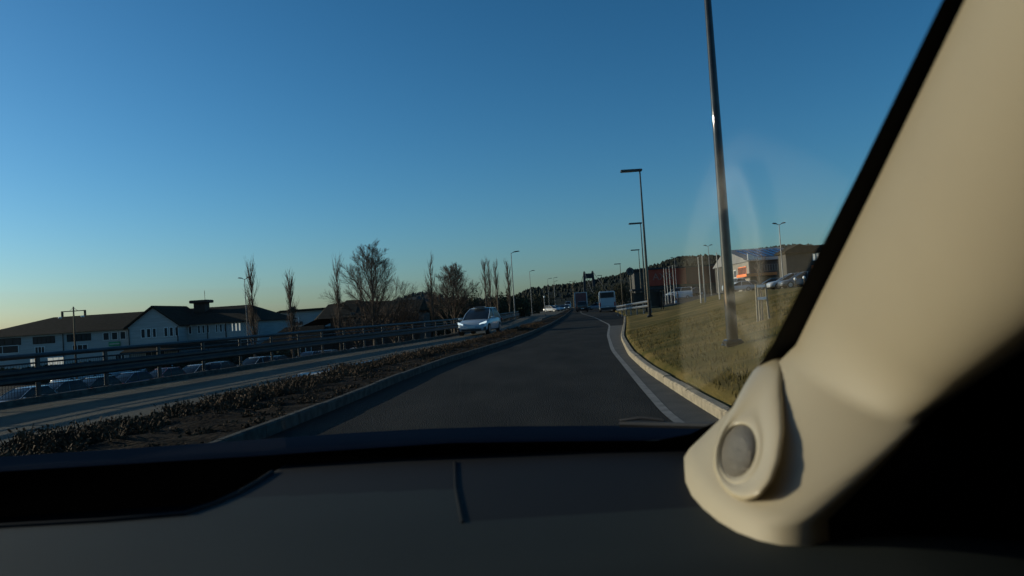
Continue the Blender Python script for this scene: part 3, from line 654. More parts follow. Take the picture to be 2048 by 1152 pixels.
# brown building with stepped roof
Y3 = 90; pl = [(588, 656), (632, 608), (664, 604), (671, 599), (698, 598), (708, 601), (760, 600), (835, 597)]
x0_ = at(588, 656, Y3).x; t = thing('timber_building', 'dark brown building with a stepped steep roof behind the bare trees', 'building', (x0_, Y3, GZ))
pp = [(at(a_, b_, Y3).x - x0_, at(a_, b_, Y3).z - GZ) for a_, b_ in pl]
m = MB(); xe = pp[-1][0]
m.box(.3, xe, .5, 12, 0, pp[0][1] - .1); m.box(4.2, xe, .52, 12, pp[0][1] - .1, pp[0][1] + 1.2); m.build('wall', M['brown_wall'], t)
m = MB()
low = [(px_, pp[0][1] + (.0 if i == 0 else 1.1)) for i, (px_, pz_) in enumerate(pp)]
vs = []
for (px_, pz_), (lx_, lz_) in zip(pp, low): vs += [(px_, 6, pz_), (px_ if px_ > 1 else px_, -.3, min(lz_, pz_) - .25), (px_, 12.4, min(lz_, pz_) - .25)]
fs = []
for i in range(len(pp) - 1): q = i * 3; fs += [(q, q + 3, q + 4, q + 1), (q + 2, q + 5, q + 3, q), (q + 1, q + 4, q + 5, q + 2)]
fs += [(0, 1, 2), (len(vs) - 3, len(vs) - 1, len(vs) - 2)]
m.add(vs, fs); m.build('roof', M['roof_dark'], t)
for px0, px1, pyc, gl in ((700, 712, 634, 'glass_dk'), (706, 735, 642, 'glass_dk'), (738, 760, 642, 'glass_dk'), (672, 690, 640, 'glass_dk'), (770, 790, 640, 'glass_dk')):
    a_, b_ = at(px0, pyc, Y3), at(px1, pyc, Y3); window(t, a_.x - x0_, b_.x - x0_, a_.z - GZ - .4, a_.z - GZ + .5, .5, gl, fr='grey_wall', mull=1)
# small pale house beyond
Y4 = 130; c = at(822, 616, Y4)
t = thing('house', 'small pale house glimpsed right of the brown building', 'building', (c.x, Y4, GZ)); zt_ = c.z - GZ
m = MB(); m.box(-2.2, 2.2, 0, 7, 0, zt_ - .6); m.build('wall', M['grey_wall'], t)
m = MB(); m.prism([(-2.6, zt_ - .7), (0, zt_ + .9), (2.6, zt_ - .7)], -.4, 7.4); m.build('roof', M['roof_dark'], t)
window(t, -1.2, -.2, zt_ - 2.4, zt_ - 1.3, 0); window(t, .5, 1.5, zt_ - 2.4, zt_ - 1.3, 0)

# ---------------------------------------------------------------- buildings on the right
YR = 200; gz = ground(at(1300, 590, YR).x, YR)
xA, xB, xC = at(1269, 560, YR).x, at(1372, 550, YR).x, at(1480, 545, YR).x
t = thing('store_building', 'large dark red flat roofed store with a black roof edge behind the flagpoles', 'building', (xA, YR, gz)); U = lambda x: x - xA
zt_ = at(1300, 536.5, YR).z - gz; zm = at(1300, 572, YR).z - gz
m = MB(); m.box(0, U(xC), .3, 8, 0, zt_ - .4); m.build('wall', M['dkgrey_wall'], t)
m = MB(); m.box(U(at(1292, 560, YR).x), U(xB), -.05, .3, zm, zt_ - .45); m.build('fascia', M['brick_dk'], t)
m = MB(); m.box(U(xB), U(xC), -.04, .3, zm - .2, zt_ - .45); m.build('fascia', M['maroon'], t)
m = MB(); m.box(-.3, U(xC) + .3, -.35, 8.3, zt_ - .4, zt_); m.build('roof', M['black_plastic'], t)
for k in range(16):
    xx_ = 3.0 + k * (U(xC) - 4) / 16; window(t, xx_, xx_ + (U(xC) - 4) / 16 - .3, .3, zm - .6, .3, 'glass_dk', fr='dkgrey_wall', mull=1)
# faint pale lettering
fc = bpy.data.curves.new('lettering', 'FONT'); fc.body = 'AXX'; fc.size = 2.6; fc.extrude = .04
lo = bpy.data.objects.new('lettering', fc); COL.objects.link(lo); lo.parent = t
q_ = at(1305, 556, YR); lo.location = (U(q_.x), -.12, q_.z - gz - .6); lo.rotation_euler = (R_(90), 0, 0)
LM = mat('faded_lettering', (.30, .14, .10), .7, col2=(.36, .18, .13), scale=3)
me_ = bpy.data.meshes.new_from_object(lo); me_.materials.clear(); me_.materials.append(LM)
lo2 = bpy.data.objects.new('lettering', me_); COL.objects.link(lo2); lo2.parent = t; lo2.location = lo.location.copy(); lo2.rotation_euler = (R_(90), 0, 0); bpy.data.objects.remove(lo)
# slanted pale banner strip
q0, q1 = at(1297, 556, YR - 3), at(1301, 570, YR - 3)
# pylon sign
YP = 150; c = at(1260, 543, YP); zb = ground(c.x, YP)
t = thing('pylon_sign', 'pylon with a round dark sign on top left of the red store', 'sign', (c.x, YP, zb)); H = c.z - zb
m = MB(); m.tube([(.05, 0, 0), (.05, 0, H)], .16, 8); m.build('pole', M['dark_steel'], t)
m = MB(); m.disc((0, 0, H), .78, (0, 1, 0), .25, 32); m.prism([(-.2, H + .7), (0, H + .9), (.2, H + .7)], -.1, .1); pn = m.build('sign_panel', M['black_plastic'], t)
m = MB()
for k in range(32):
    a0, a1 = 6.283 * k / 32, 6.283 * (k + 1) / 32
    m.add([(math.cos(a0) * .5, -.135, H + math.sin(a0) * .5), (math.cos(a1) * .5, -.135, H + math.sin(a1) * .5), (math.cos(a1) * .6, -.135, H + math.sin(a1) * .6), (math.cos(a0) * .6, -.135, H + math.sin(a0) * .6)], [(0, 1, 2, 3)])
m.build('emblem', M['grey_wall'], pn)
# bus shelter
Ys = 95; c0, c1 = at(1268, 600, Ys), at(1290, 600, Ys); zb = ground(c0.x, Ys)
t = thing('bus_shelter', 'dark framed glass bus shelter behind the guardrail beside the tall lamp', 'bus shelter', (c0.x, Ys, zb))
w_ = 3.6; hh = 2.5
for px_, py_ in ((0, 0), (w_, 0), (0, 1.4), (w_, 1.4), (w_ / 2, 1.4)):
    m = MB(); m.box(px_ - .05, px_ + .05, py_ - .05, py_ + .05, 0, hh); m.build('post', M['dark_steel'], t)
m = MB(); m.box(-.25, w_ + .25, -.25, 1.6, hh, hh + .28, b=.05); m.build('roof', M['black_plastic'], t)
m = MB(); m.box(.06, w_ / 2 - .06, 1.38, 1.40, .3, hh - .2); m.box(w_ / 2 + .06, w_ - .06, 1.38, 1.40, .3, hh - .2); m.box(w_-.01, w_ + .01, .1, 1.3, .3, hh - .2); m.build('glass_panel', M['glass_dk'], t)
m = MB(); m.box(.4, w_ - .4, .95, 1.25, .42, .48); m.build('bench', M['stake'], t)
# grey building with the solar roof, sunlit end wall coloured paler, shaded long side coloured darker
YG = 150; xa = at(1502, 560, YG); gz = ground(xa.x, YG)
t = thing('office_building', 'grey two storey building with orange canopy and solar panels on its roof', 'building', (xa.x, YG, gz)); V = lambda px, py: (at(px, py, YG).x - xa.x, at(px, py, YG).z - gz)
_, zt1 = V(1502, 523); x2_, _ = V(1614, 517)
DEP = 15.
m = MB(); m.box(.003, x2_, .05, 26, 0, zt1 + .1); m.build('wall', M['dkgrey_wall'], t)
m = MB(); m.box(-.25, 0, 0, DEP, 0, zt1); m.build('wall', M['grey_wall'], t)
a_ = V(1501, 506); b_ = V(1527, 518)
m = MB(); m.prism([(0, zt1 + .12), (0, a_[1]), (b_[0], b_[1] + .2), (b_[0], zt1 + .12)], 1.0, 1.2); m.build('gable', M['frame_wh'], t)
rx0, rx1 = .0, x2_ + .4; zt3 = V(1560, 500)[1]
m = MB(); A = [(rx0 - .3, -.5, zt1 + .1), (rx1, -.5, zt1 + .1), (rx1, 16, zt3 + 1.6), (rx0 - .3, 16, zt3 + 1.6), (rx1, 27, zt1 + .1), (rx0 - .3, 27, zt1 + .1)]
m.add(A, [(0, 1, 2, 3), (3, 2, 4, 5), (0, 3, 5), (1, 4, 2), (5, 4, 1, 0)])
rf = m.build('roof', mat('grey_sheet_roof', (.14, .14, .14), .7, col2=(.18, .18, .175), scale=1), t)
sl = (zt3 + 1.5 - zt1) / 16.5
for k in range(7):
    xx_ = 1.5 + k * 1.35; vs = []
    for yy_ in (3.5, 13.5):
        for dx_ in (0, .80): vs.append((xx_ + dx_ - (yy_ - 3.5) * .02, yy_, zt1 + .1 + (yy_ + .5) * sl + .14))
    vs2 = [(v[0], v[1], v[2] - .08) for v in vs]
    m = MB(); m.add(vs + vs2, [(0, 1, 3, 2), (4, 6, 7, 5), (0, 4, 5, 1), (1, 5, 7, 3), (3, 7, 6, 2), (2, 6, 4, 0)]); m.build('solar_panel', M['solar'], rf)
def side_window(y0, y1, z0, z1, fr, mull=0):
    m = MB(); f_ = .12
    for q in ((y0, y1, z1 - f_, z1), (y0, y1, z0, z0 + f_), (y0, y0 + f_, z0 + f_, z1 - f_), (y1 - f_, y1, z0 + f_, z1 - f_)): m.box(-.32, -.252, *q)
    for k in range(mull):
        ym = y0 + (y1 - y0) * (k + 1) / (mull + 1); m.box(-.31, -.252, ym - .05, ym + .05, z0 + f_, z1 - f_)
    w = m.build('window', M[fr], t); g = MB(); g.box(-.28, -.251, y0 + f_, y1 - f_, z0 + f_, z1 - f_); g.build('pane', M['glass_dk'], w)
side_window(1.6, 7.0, zt1 * .56, zt1 * .86, 'orange', 5); side_window(8.4, 10.2, zt1 * .52, zt1 * .80, 'frame_wh', 1); side_window(11.2, 13.4, zt1 * .52, zt1 * .78, 'frame_wh', 1); side_window(8.4, 10.0, .2, zt1 * .42, 'orange', 0)
for k in range(10):
    p0 = 1514 + k * 5.2; a0 = V(p0, 543 - k * .33); a1 = V(p0 + 4, 529 - k * .33); window(t, a0[0], a1[0], a0[1], a1[1] - .05, .05, 'glass_dk', 'grey_wall', .09)
for k in range(6):
    p0 = 1534 + k * 6; a0 = V(p0, 559 - k * .3); window(t, a0[0], a0[0] + .45, a0[1] - .3, a0[1] + .35, .05, 'glass_dk', 'grey_wall', .07)
a1 = V(1546, 545.5)
m = MB(); m.box(-1.6, a1[0], -2.4, .04, V(1518, 552)[1], V(1518, 546.5)[1], b=.04); m.build('canopy', M['orange'], t)
m = MB(); m.box(-1.6, -.34, .05, 4, V(1518, 552)[1], V(1518, 546.5)[1], b=.04); m.build('canopy', M['orange'], t)
# dark building at right edge
YD = 95; xa2 = at(1572, 560, YD); gz = ground(xa2.x, YD)
t = thing('hall_building', 'big dark building with a long window strip beside the windscreen pillar', 'building', (xa2.x, YD, gz)); V2 = lambda px, py: (at(px, py, YD).x - xa2.x, at(px, py, YD).z - gz)
z1 = V2(1580, 499)[1]; z2 = V2(1640, 490)[1]; z3 = V2(1750, 479)[1]; xe = V2(1830, 480)[0]
m = MB(); m.box(.3, xe, .3, 3, 0, z1 - .2); m.build('wall', M['dkgrey_wall'], t)
m = MB(); xp = V2(1597, 488)[0]; m.loft([[(0, yq, z1 - .25), (xp, yq, V2(1597, 488)[1]), (V2(1612, 492)[0], yq, V2(1612, 492)[1]), (xe + .5, yq, V2(1612, 492)[1] + .1), (xe + .5, yq, z1 - .5), (0, yq, z1 - .5)] for yq in (-.4, 3.5)]); m.build('roof', M['roof_dark'], t)
for k in range(9):
    a0 = V2(1627 + k * 7, 521 - k); a1 = V2(1633 + k * 7, 506 - k); window(t, a0[0], a1[0], a0[1], a1[1], .3, 'glass_lit' if k in (0, 1) else 'glass_dk', 'frame_wh', .09)
for k in range(4):
    a0 = V2(1600 + k * 22, 556); window(t, a0[0], a0[0] + .9, .2, 2.2, .3, 'glass_dk', 'dkgrey_wall', .1)
m = MB(); a0 = V2(1625, 535); m.box(a0[0], a0[0] + 3, .15, .29, a0[1] - .3, a0[1] + .3); m.build('sign', M['orange'], t)

# ---------------------------------------------------------------- vehicles
def car(label, cat, loc, rz, pm, L=4.5, W=1.84, H=1.6, group=None, lit=False, name='parked_car', kind='suv', parts=True):
    t = thing(name, label, cat, loc, rz, group); hw = W / 2
    zb = .93 if kind != 'low' else .85
    nose = [(-.500, .40, .50, .74), (-.490, .455, .32, .92), (-.44, .485, .26, .97), (-.30, .5, .24, .98), (-.05, .5, .24, .955), (.18, .5, .24, .945), (.30, .495, .24, .90), (.40, .48, .24, .83), (.46, .455, .25, .76), (.490, .42, .28, .66), (.500, .36, .34, .56)]
    if kind == 'van': nose = [(-.5, .46, .4, 1.0), (-.49, .49, .3, 1.15), (-.3, .5, .28, 1.15), (.2, .5, .28, 1.12), (.38, .49, .28, 1.0), (.47, .46, .3, .85), (.5, .4, .38, .7)]
    rings = []
    for u, k, z0, z1 in nose:
        w = k * W; z1 = z1 * H / 1.6
        half = [(w * .86, z0), (w * .98, z0 + .08), (w, (z0 + z1) * .5), (w * .965, z1 - .10), (w * .90, z1 - .03), (w * .55, z1 + .005)]
        rings.append([(x, u * L, z) for x, z in half] + [(-x, u * L, z) for x, z in reversed(half)])
    m = MB(); m.loft(rings); body = m.build('body', pm, t, smooth=True)
    roofy = (-.33, -.04) if kind != 'van' else (-.46, .14); belt = (-.475, .255) if kind != 'van' else (-.49, .33)
    zbelt = (.90 if kind != 'van' else 1.08) * H / 1.6; zt = H - .04
    st = [(belt[0], belt[1], .455 * W, zbelt), ((belt[0] + roofy[0]) / 2 - .008, (belt[1] + roofy[1]) / 2 + .01, .43 * W, (zbelt + zt) / 2 + .03), (roofy[0], roofy[1], .345 * W, zt)]
    m = MB(); m.loft([[(-w, a * L, z), (-w * .93, b * L - .04, z), (-w * .5, b * L + .05, z), (w * .5, b * L + .05, z), (w * .93, b * L - .04, z), (w, a * L, z), (w * .6, a * L - .06, z), (-w * .6, a * L - .06, z)] for a, b, w, z in st]); m.build('glasshouse', M['glass_dk'], t, smooth=True)
    ww = .355 * W; a, b = roofy
    m = MB(); m.loft([[(-w, (a - e) * L, z), (-w * .9, (b + e) * L, z), (-w * .5, (b + e) * L + .07, z), (w * .5, (b + e) * L + .07, z), (w * .9, (b + e) * L, z), (w, (a - e) * L, z), (w * .6, (a - e) * L - .06, z), (-w * .6, (a - e) * L - .06, z)] for w, e, z in ((ww, .004, zt - .015), (ww * .985, 0, zt + .02), (ww * .8, -.02, H))]); m.build('roof', pm, t, smooth=True)
    for s in (-1, 1):
        m = MB(); m.tube([(s * .455 * W * .95, belt[1] * L - .03, zbelt), (s * .43 * W * .95, st[1][1] * L - .03, st[1][3]), (s * .345 * W * .97, b * L, zt)], .022, 5)
        m.tube([(s * .455 * W, belt[0] * L + .1, zbelt), (s * .355 * W, a * L, zt)], .05, 5); m.tube([(s * .462 * W, -.08 * L, zbelt), (s * .355 * W, -.1 * L, zt)], .03, 5); m.build('pillar', pm, t, smooth=True)
    for s in (-1, 1):
        for u in (-.31, .315):
            m = MB(); m.disc((s * (hw - .10), u * L, .34), .335, (1, 0, 0), .22, 20); w = m.build('wheel', M['tyre'], t, smooth=True)
            m = MB(); m.disc((s * (hw + .012), u * L, .34), .22, (1, 0, 0), .012, 14); m.build('rim', M['rim'], w)
            
    if not parts: return t
    for s in (-1, 1):
        m = MB(); m.box(s * (hw + .09) - .10, s * (hw + .09) + .10, .185 * L, .185 * L + .09, zbelt + .02, zbelt + .16, b=.03); m.build('mirror', pm, t)
        m = MB(); m.loft([[(s * .455 * W, .468 * L, .70), (s * .455 * W, .468 * L, .79), (s * .475 * W, .43 * L, .83), (s * .478 * W, .43 * L, .74)], [(s * .27 * W, .499 * L, .63), (s * .27 * W, .494 * L, .69), (s * .29 * W, .47 * L, .72), (s * .29 * W, .48 * L, .64)]])
        m.build('headlight', M['headlamp' if lit else 'headlamp_off'], t)
        m = MB(); m.box(s * .43 * W - .15, s * .43 * W + .10, -.496 * L, -.47 * L, .80, .92, b=.02); m.build('taillight', M['taillamp'], t)
        m = MB(); m.loft([[(s * .47 * W, .462 * L, .30), (s * .47 * W, .462 * L, .50), (s * .40 * W, .49 * L, .44), (s * .40 * W, .49 * L, .30)], [(s * .46 * W, .475 * L, .30), (s * .46 * W, .475 * L, .50), (s * .40 * W, .505 * L, .44), (s * .40 * W, .505 * L, .30)]]); m.build('air_intake', M['black_plastic'], t)
    m = MB(); m.box(-.33 * W, .33 * W, .485 * L, .503 * L, .27, .40, b=.015); m.build('grille', M['black_plastic'], t)
    m = MB(); m.box(-.26, .26, .503 * L, .508 * L, .45, .56); m.build('number_plate', M['frame_wh'], t)
    m = MB(); m.box(-.26, .26, -.506 * L, -.497 * L, .60, .71); m.build('number_plate', M['frame_wh'], t)
    return t
# oncoming white car
fy = 45.0; c = at(942, 640, fy); hd = math.atan2(-1.35, -7.5)            # heading
dirv = Vector((-1.5, -7.5, 0)).normalized(); pc = Vector((c.x, fy, 0)) - dirv * 2.2
rz = math.atan2(dirv.y, dirv.x) - math.pi / 2
wc = car('white oncoming crossover car with its headlights on, driving beside the guardrail', 'car', pc, rz, P['white'], L=4.55, W=1.86, H=1.63, lit=True, name='moving_car')
m = MB(); m.box(-.35, .35, -.25, .05, 1.63, 1.70, b=.02); m.build('roof_box', P['grey'], wc)
# black vehicle ahead, in the lane of the camera
def on_road(px, py, Y, dz=0): p = at(px, py, Y); return Vector((p.x, Y, zr(Y)))
tang = math.atan2(1, .094) - math.pi / 2
car('black people carrier driving ahead in the same lane, seen from behind', 'car', on_road(1165, 620, 140), tang, P['black'], L=4.7, W=1.95, H=1.95, name='moving_car', kind='van')
# lorry
p = on_road(1163, 615, 165); t = thing('box_lorry', 'high box lorry with pale edges ahead of the black car', 'lorry', p, tang)
m = MB(); m.box(-1.25, 1.25, -4, 4, 1.0, 3.9, b=.05); m.build('cargo_box', mat('lorry_box', (.10, .03, .035), .5, col2=(.13, .04, .045), scale=1), t)
m = MB()
for s in (-1, 1): m.box(s * 1.27 - .09, s * 1.27 + .09, -4.06, -3.9, .9, 3.95)
m.box(-1.18, 1.18, -4.06, -3.9, 3.82, 3.96); m.build('frame', P['white'], t)
m = MB(); m.box(-1.15, 1.15, 4.05, 6.1, .6, 2.9, b=.1); m.build('cab', P['white'], t)
for s in (-1, 1):
    for u in (-2.6, -1.5, 4.9):
        m = MB(); m.disc((s * 1.05, u, .5), .5, (1, 0, 0), .3, 16); m.build('wheel', M['tyre'], t)
m = MB(); m.box(-1.2, 1.2, -4.1, -3.95, .55, .8); m.build('bumper', M['black_plastic'], t)
# bus
p = on_road(1215, 610, 116); t = thing('bus', 'white coach stopped in the right hand bay, seen from behind', 'bus', p, tang - .02)
prof = [(-1.2, .35), (-1.27, .6), (-1.27, 2.4), (-1.2, 3.05), (-1.05, 3.2), (1.05, 3.2), (1.2, 3.05), (1.27, 2.4), (1.27, .6), (1.2, .35)]
m = MB(); m.loft([[(x * (.97 if u in (0, 12) else 1), u - (.0), z if z < 1 or u not in (0, 12) else z - .04) for x, z in prof] for u in (0, .12, 11.8, 12)]); m.build('body', P['white'], t, smooth=True)
m = MB(); m.box(-1.06, 1.06, -.05, .02, 2.2, 3.0, b=.02); m.build('rear_window', M['glass_dk'], t)
m = MB(); m.box(-1.0, 1.0, -.035, .02, 1.0, 2.1, b=.015); m.build('engine_cover', mat('coach_panel', (.36, .42, .46), .4, col2=(.4, .46, .5), scale=1), t)
for s in (-1, 1):
    m = MB(); m.box(s * 1.285 - .02, s * 1.285 + .02, .5, 11.5, 1.5, 2.6); m.build('side_window', M['glass_dk'], t)
    m = MB(); m.box(s * 1.12 - .09, s * 1.12 + .09, -.06, .02, .9, 1.5, b=.015); m.build('taillight', M['taillamp'], t)
    for u in (2.9, 9.3):
        m = MB(); m.disc((s * 1.12, u, .48), .48, (1, 0, 0), .28, 18); m.build('wheel', M['tyre'], t)
m = MB(); m.box(-1.2, 1.2, -.09, .02, .35, .72, b=.03); m.build('bumper', M['black_plastic'], t)
m = MB(); m.box(-.26, .26, -.105, -.091, .78, .9); m.build('number_plate', M['frame_wh'], t)
# small oncoming traffic far ahead
for i, (px, py, Y, pn, lit, kind, lab) in enumerate(((1104, 618, 190, 'silver', False, 'suv', 'silver car waiting at the left of the distant crossing'), (1112, 617, 205, 'white', False, 'suv', 'white car behind the silver one at the distant crossing'),
        (1124, 615, 215, 'grey', True, 'suv', 'first distant oncoming car with lit headlamps'), (1133, 614, 240, 'black', True, 'suv', 'second distant oncoming car with lit headlamps'))):
    p = on_road(px, py, Y); car(lab, 'car', p, tang + math.pi + (.9 if i < 2 else 0), P[pn], lit=lit, group='distant oncoming cars', name='moving_car')
car('distant white van coming the other way behind small cars', 'van', on_road(1136, 610, 262), tang + math.pi, P['white'], L=6, W=2.1, H=2.7, name='moving_van', kind='van')
car('white car half hidden behind the bus on its left', 'car', on_road(1193, 612, 170) , tang + 1.3, P['white'], name='moving_car')

# parked cars below the left guardrail
random.seed(77); colr = ['silver', 'grey', 'black', 'blue', 'red', 'silver', 'grey', 'white', 'black', 'blue', 'grey', 'silver', 'red']
protos = {}
where = ['at the far left end of the row below the guardrail', 'second from the far left below the guardrail', 'below the sign end of the white building', 'below the green sign of the white building', 'below the gable of the white building', 'below the middle windows right of the gable', 'below the lit windows', 'below the double headed lamp', 'below the pale gabled hall', 'below the brown shed', 'below the brown building', 'below the third poplar', 'below the big bare tree']
for i, px in enumerate((40, 108, 178, 250, 318, 384, 446, 505, 560, 612, 664, 712, 760)):
    Y = 45 + px * .046; x = at(px, 740 - px * .065, Y).x; pn = colr[i]; z = ground(x, Y)
    lab = '%s parked car %s' % (pn, where[i])
    if pn not in protos: protos[pn] = car(lab, 'car', (x, Y, z), R_(90 + random.uniform(-4, 4) + 78), P[pn], group='cars parked below the left guardrail', L=4.4, H=1.5 + .12 * random.random())
    else: dup(protos[pn], (x, Y, z), R_(90 + random.uniform(-4, 4) + (78 if i % 2 else -102)), lab)
for i, px in enumerate((150, 225, 300, 372, 440, 500, 556, 610)):
    Y = 66 + px * .045; x = at(px, 740 - px * .065, Y).x; pn = ('silver', 'white', 'grey', 'blue', 'silver', 'black', 'white', 'silver')[i]
    lab = '%s car in the rear parking row %s' % (pn, ('left of the green sign', 'under the green sign', 'under the left gable windows', 'right of the gable', 'under the middle windows', 'beside the double headed lamp', 'before the pale gabled hall', 'before the brown shed')[i])
    dup(protos[pn], (x, Y, ground(x, Y)), R_(90 + random.uniform(-5, 5) + 78), lab)
# right car park
def lotcar(px, py, Y, pn, rz, lab, **k):
    p = at(px, py, Y); return car(lab, k.pop('cat', 'car'), (p.x, Y, ground(p.x, Y)), R_(rz), P[pn], group=None, **k)
lotcar(1358, 586, 148, 'white', 75, 'white van parked before the red store', L=5.2, H=2.3, W=2.0, kind='van', cat='van', name='parked_van')
lotcar(1328, 592, 140, 'black', 80, 'dark estate car parked left of the white van')
lotcar(1318, 588, 165, 'grey', 70, 'grey car parked under the red store front', parts=False)
lotcar(1375, 588, 160, 'grey', 95, 'grey car parked right of the white van', parts=False)
lotcar(1388, 586, 158, 'black', 95, 'black car at the right end before the red store', parts=False)
lotcar(1477, 575, 120, 'silver', 80, 'silver car parked at the grey building end wall', parts=False)
lotcar(1491, 573, 122, 'grey', 80, 'grey car parked under the orange canopy')
lotcar(1467, 566, 128, 'white', 20, 'white van parked beside the near lamp post by the grey building', L=4.6, H=2.2, W=1.9, kind='van', cat='van', name='parked_van')
lotcar(1540, 570, 112, 'black', 85, 'black car parked in front of the grey building', parts=False)
lotcar(1578, 566, 80, 'silver', 88, 'silver car at the foot of the big dark building', parts=False)
lotcar(1603, 566, 78, 'grey', 88, 'grey car at the right below the big dark building', parts=False)
# globe lamps
for px, py, Y, lab in ((1590, 558, 70, 'round white globe lamp before the dark building'), (1608, 555, 66, 'round white globe lamp nearest the windscreen pillar')):
    c = at(px, py, Y); zb = ground(c.x, Y); t = thing('globe_lamp', lab, 'lamp', (c.x, Y, zb), group='globe lamps'); H = c.z - zb
    m = MB(); m.tube([(0, 0, 0), (0, 0, H - .1)], .04, 6); m.build('pole', M['dark_steel'], t)
    m = MB(); m.loft([[(math.cos(6.283 * k / 12) * r, math.sin(6.283 * k / 12) * r, H + z) for k in range(12)] for r, z in ((.03, -.14), (.1, -.1), (.14, 0), (.1, .1), (.03, .14))]); m.build('globe', M['globe'], t, smooth=True)

# ---------------------------------------------------------------- people
def person(px, py, Y, label, rz, coat='fabric_dk', step=.12, bag=False):
    p = at(px, py, Y); zb = ground(p.x, Y); s = 1.0
    root = None
    vs = [(0, 0, .95), (0, 0, 1.15), (0, 0, 1.42), (0, .01, 1.52), (0, .02, 1.66), (0, .02, 1.76),
          (-.10, 0, .90), (-.11, step, .5), (-.11, step * .8, .09), (-.12, step * .8 + .14, .04),
          (.10, 0, .90), (.11, -step * .6, .5), (.11, -step, .09), (.12, -step + .14, .04),
          (-.19, 0, 1.42), (-.25, -.04, 1.14), (-.23, .10, .92), (-.22, .15, .82),
          (.19, 0, 1.42), (.25, .02, 1.14), (.23, .14, .94), (.22, .18, .84)]
    es = [(0, 1), (1, 2), (2, 3), (3, 4), (4, 5), (0, 6), (6, 7), (7, 8), (8, 9), (0, 10), (10, 11), (11, 12), (12, 13), (2, 14), (14, 15), (15, 16), (16, 17), (2, 18), (18, 19), (19, 20), (20, 21)]
    rad = [.16, .15, .17, .06, .10, .07, .10, .07, .05, .045, .10, .07, .05, .045, .075, .055, .04, .035, .075, .055, .04, .035]
    me = bpy.data.meshes.new('person'); me.from_pydata(vs, es, []); o = bpy.data.objects.new('person', me); COL.objects.link(o)
    me.materials.append(M[coat]); sk = o.modifiers.new('skin', 'SKIN'); ss = o.modifiers.new('sub', 'SUBSURF'); ss.levels = 1; ss.render_levels = 1
    for i, r in enumerate(rad): me.skin_vertices[0].data[i].radius = (r, r * .8)
    me.skin_vertices[0].data[0].use_root = True
    o.location = (p.x, Y, zb); o.rotation_euler = (0, 0, rz); tag(o, label, 'person', 'people walking behind the lawn')
    m = MB(); m.loft([[(math.cos(6.283 * k / 10) * r * .8, .02 + math.sin(6.283 * k / 10) * r + .06 * 0, z) for k in range(10)] for r, z in ((.085, 1.56), (.10, 1.64), (.098, 1.70))]); m.build('face', M['skin'], o, smooth=True)
    m = MB(); m.loft([[(math.cos(6.283 * k / 10) * r * .85, -.0 + math.sin(6.283 * k / 10) * r, z) for k in range(10)] for r, z in ((.11, 1.66), (.118, 1.73), (.07, 1.81), (.02, 1.83))]); m.build('hair', M['hair'], o, smooth=True)
    return o
person(1346, 603, 128, 'left of two people in dark winter clothes walking behind the lawn', 1.4)
person(1356, 602, 130, 'right of two people in dark clothes walking behind the lawn, beside a white bag', 1.7)
c = at(1351.5, 606, 128); zb = ground(c.x, 128)
m = MB(); m.box(-.2, .2, -.12, .12, 0, .38, b=.05); m.tube([(-.1, 0, .36), (-.05, 0, .48), (.05, 0, .48), (.1, 0, .36)], .012, 4); tag(m.build('bag', M['strap'], loc=(c.x, 128, zb)), 'small white bag between the two walking people', 'bag')

# ---------------------------------------------------------------- young tree stakes on the lawn
pb = hit(1525, 642); t = thing('tree_stakes', 'three tall timber stakes with white straps holding a young tree on the lawn', 'tree stakes', pb)
Ht = at(1516, 568, pb.y).z - pb.z
sk_ = .0
for dx, dy in ((-.12, -.07), (.12, -.05), (.0, .14)):
    m = MB(); m.tube([(dx * 1.15, dy * 1.15, -.1), (dx * .92, dy * .92, Ht)], .024, 7); m.build('stake', M['stake'], t, smooth=True)
for hz in (Ht - .05, Ht - .33):
    m = MB(); ring = [(-.12, -.085), (.12, -.065), (.0, .155)]
    for i in range(3):
        a, b = ring[i], ring[(i + 1) % 3]; m.add([(a[0], a[1], hz - .03), (b[0], b[1], hz - .03), (b[0], b[1], hz + .03), (a[0], a[1], hz + .03), (a[0]*.96, a[1]*.96, hz - .03), (b[0]*.96, b[1]*.96, hz - .03), (b[0]*.96, b[1]*.96, hz + .03), (a[0]*.96, a[1]*.96, hz + .03)], [(0, 1, 2, 3), (7, 6, 5, 4), (3, 2, 6, 7), (0, 4, 5, 1)])
    m.build('strap', M['strap'], t)
random.seed(91)
t = thing('sapling', 'thin bare young tree tied between three timber stakes', 'tree', pb)
m = MB(); m.tube([(0, 0, -.05), (.02, .01, Ht * .6), (0, 0, Ht + .5)], [.022, .018, .008], 6); m.build('trunk', M['bark'], t)
m = MB()
for k in range(7): grow(m, Vector((0, 0, Ht * .75 + k * .09)), Vector((random.gauss(0, .5), random.gauss(0, .5), 1)).normalized(), .45, .006, 1, .5, .1, (0, 3), 2)
m.build('crown', M['twig'], t)
# small marker posts on the median / near side road
c = at(1089, 606, 120); zb = ground(c.x, 120); t = thing('marker_post', 'slim pale post beside the opposite road before the distant crossing', 'post', (c.x, 120, zb))
m = MB(); m.tube([(0, 0, 0), (0, 0, c.z - zb + .9)], .07, 8); m.build('post', M['galv'], t)
m = MB(); m.disc((0, 0, c.z - zb + 1.0), .11, (0, 0, 1), .22, 8); m.build('cap', M['strap'], t)

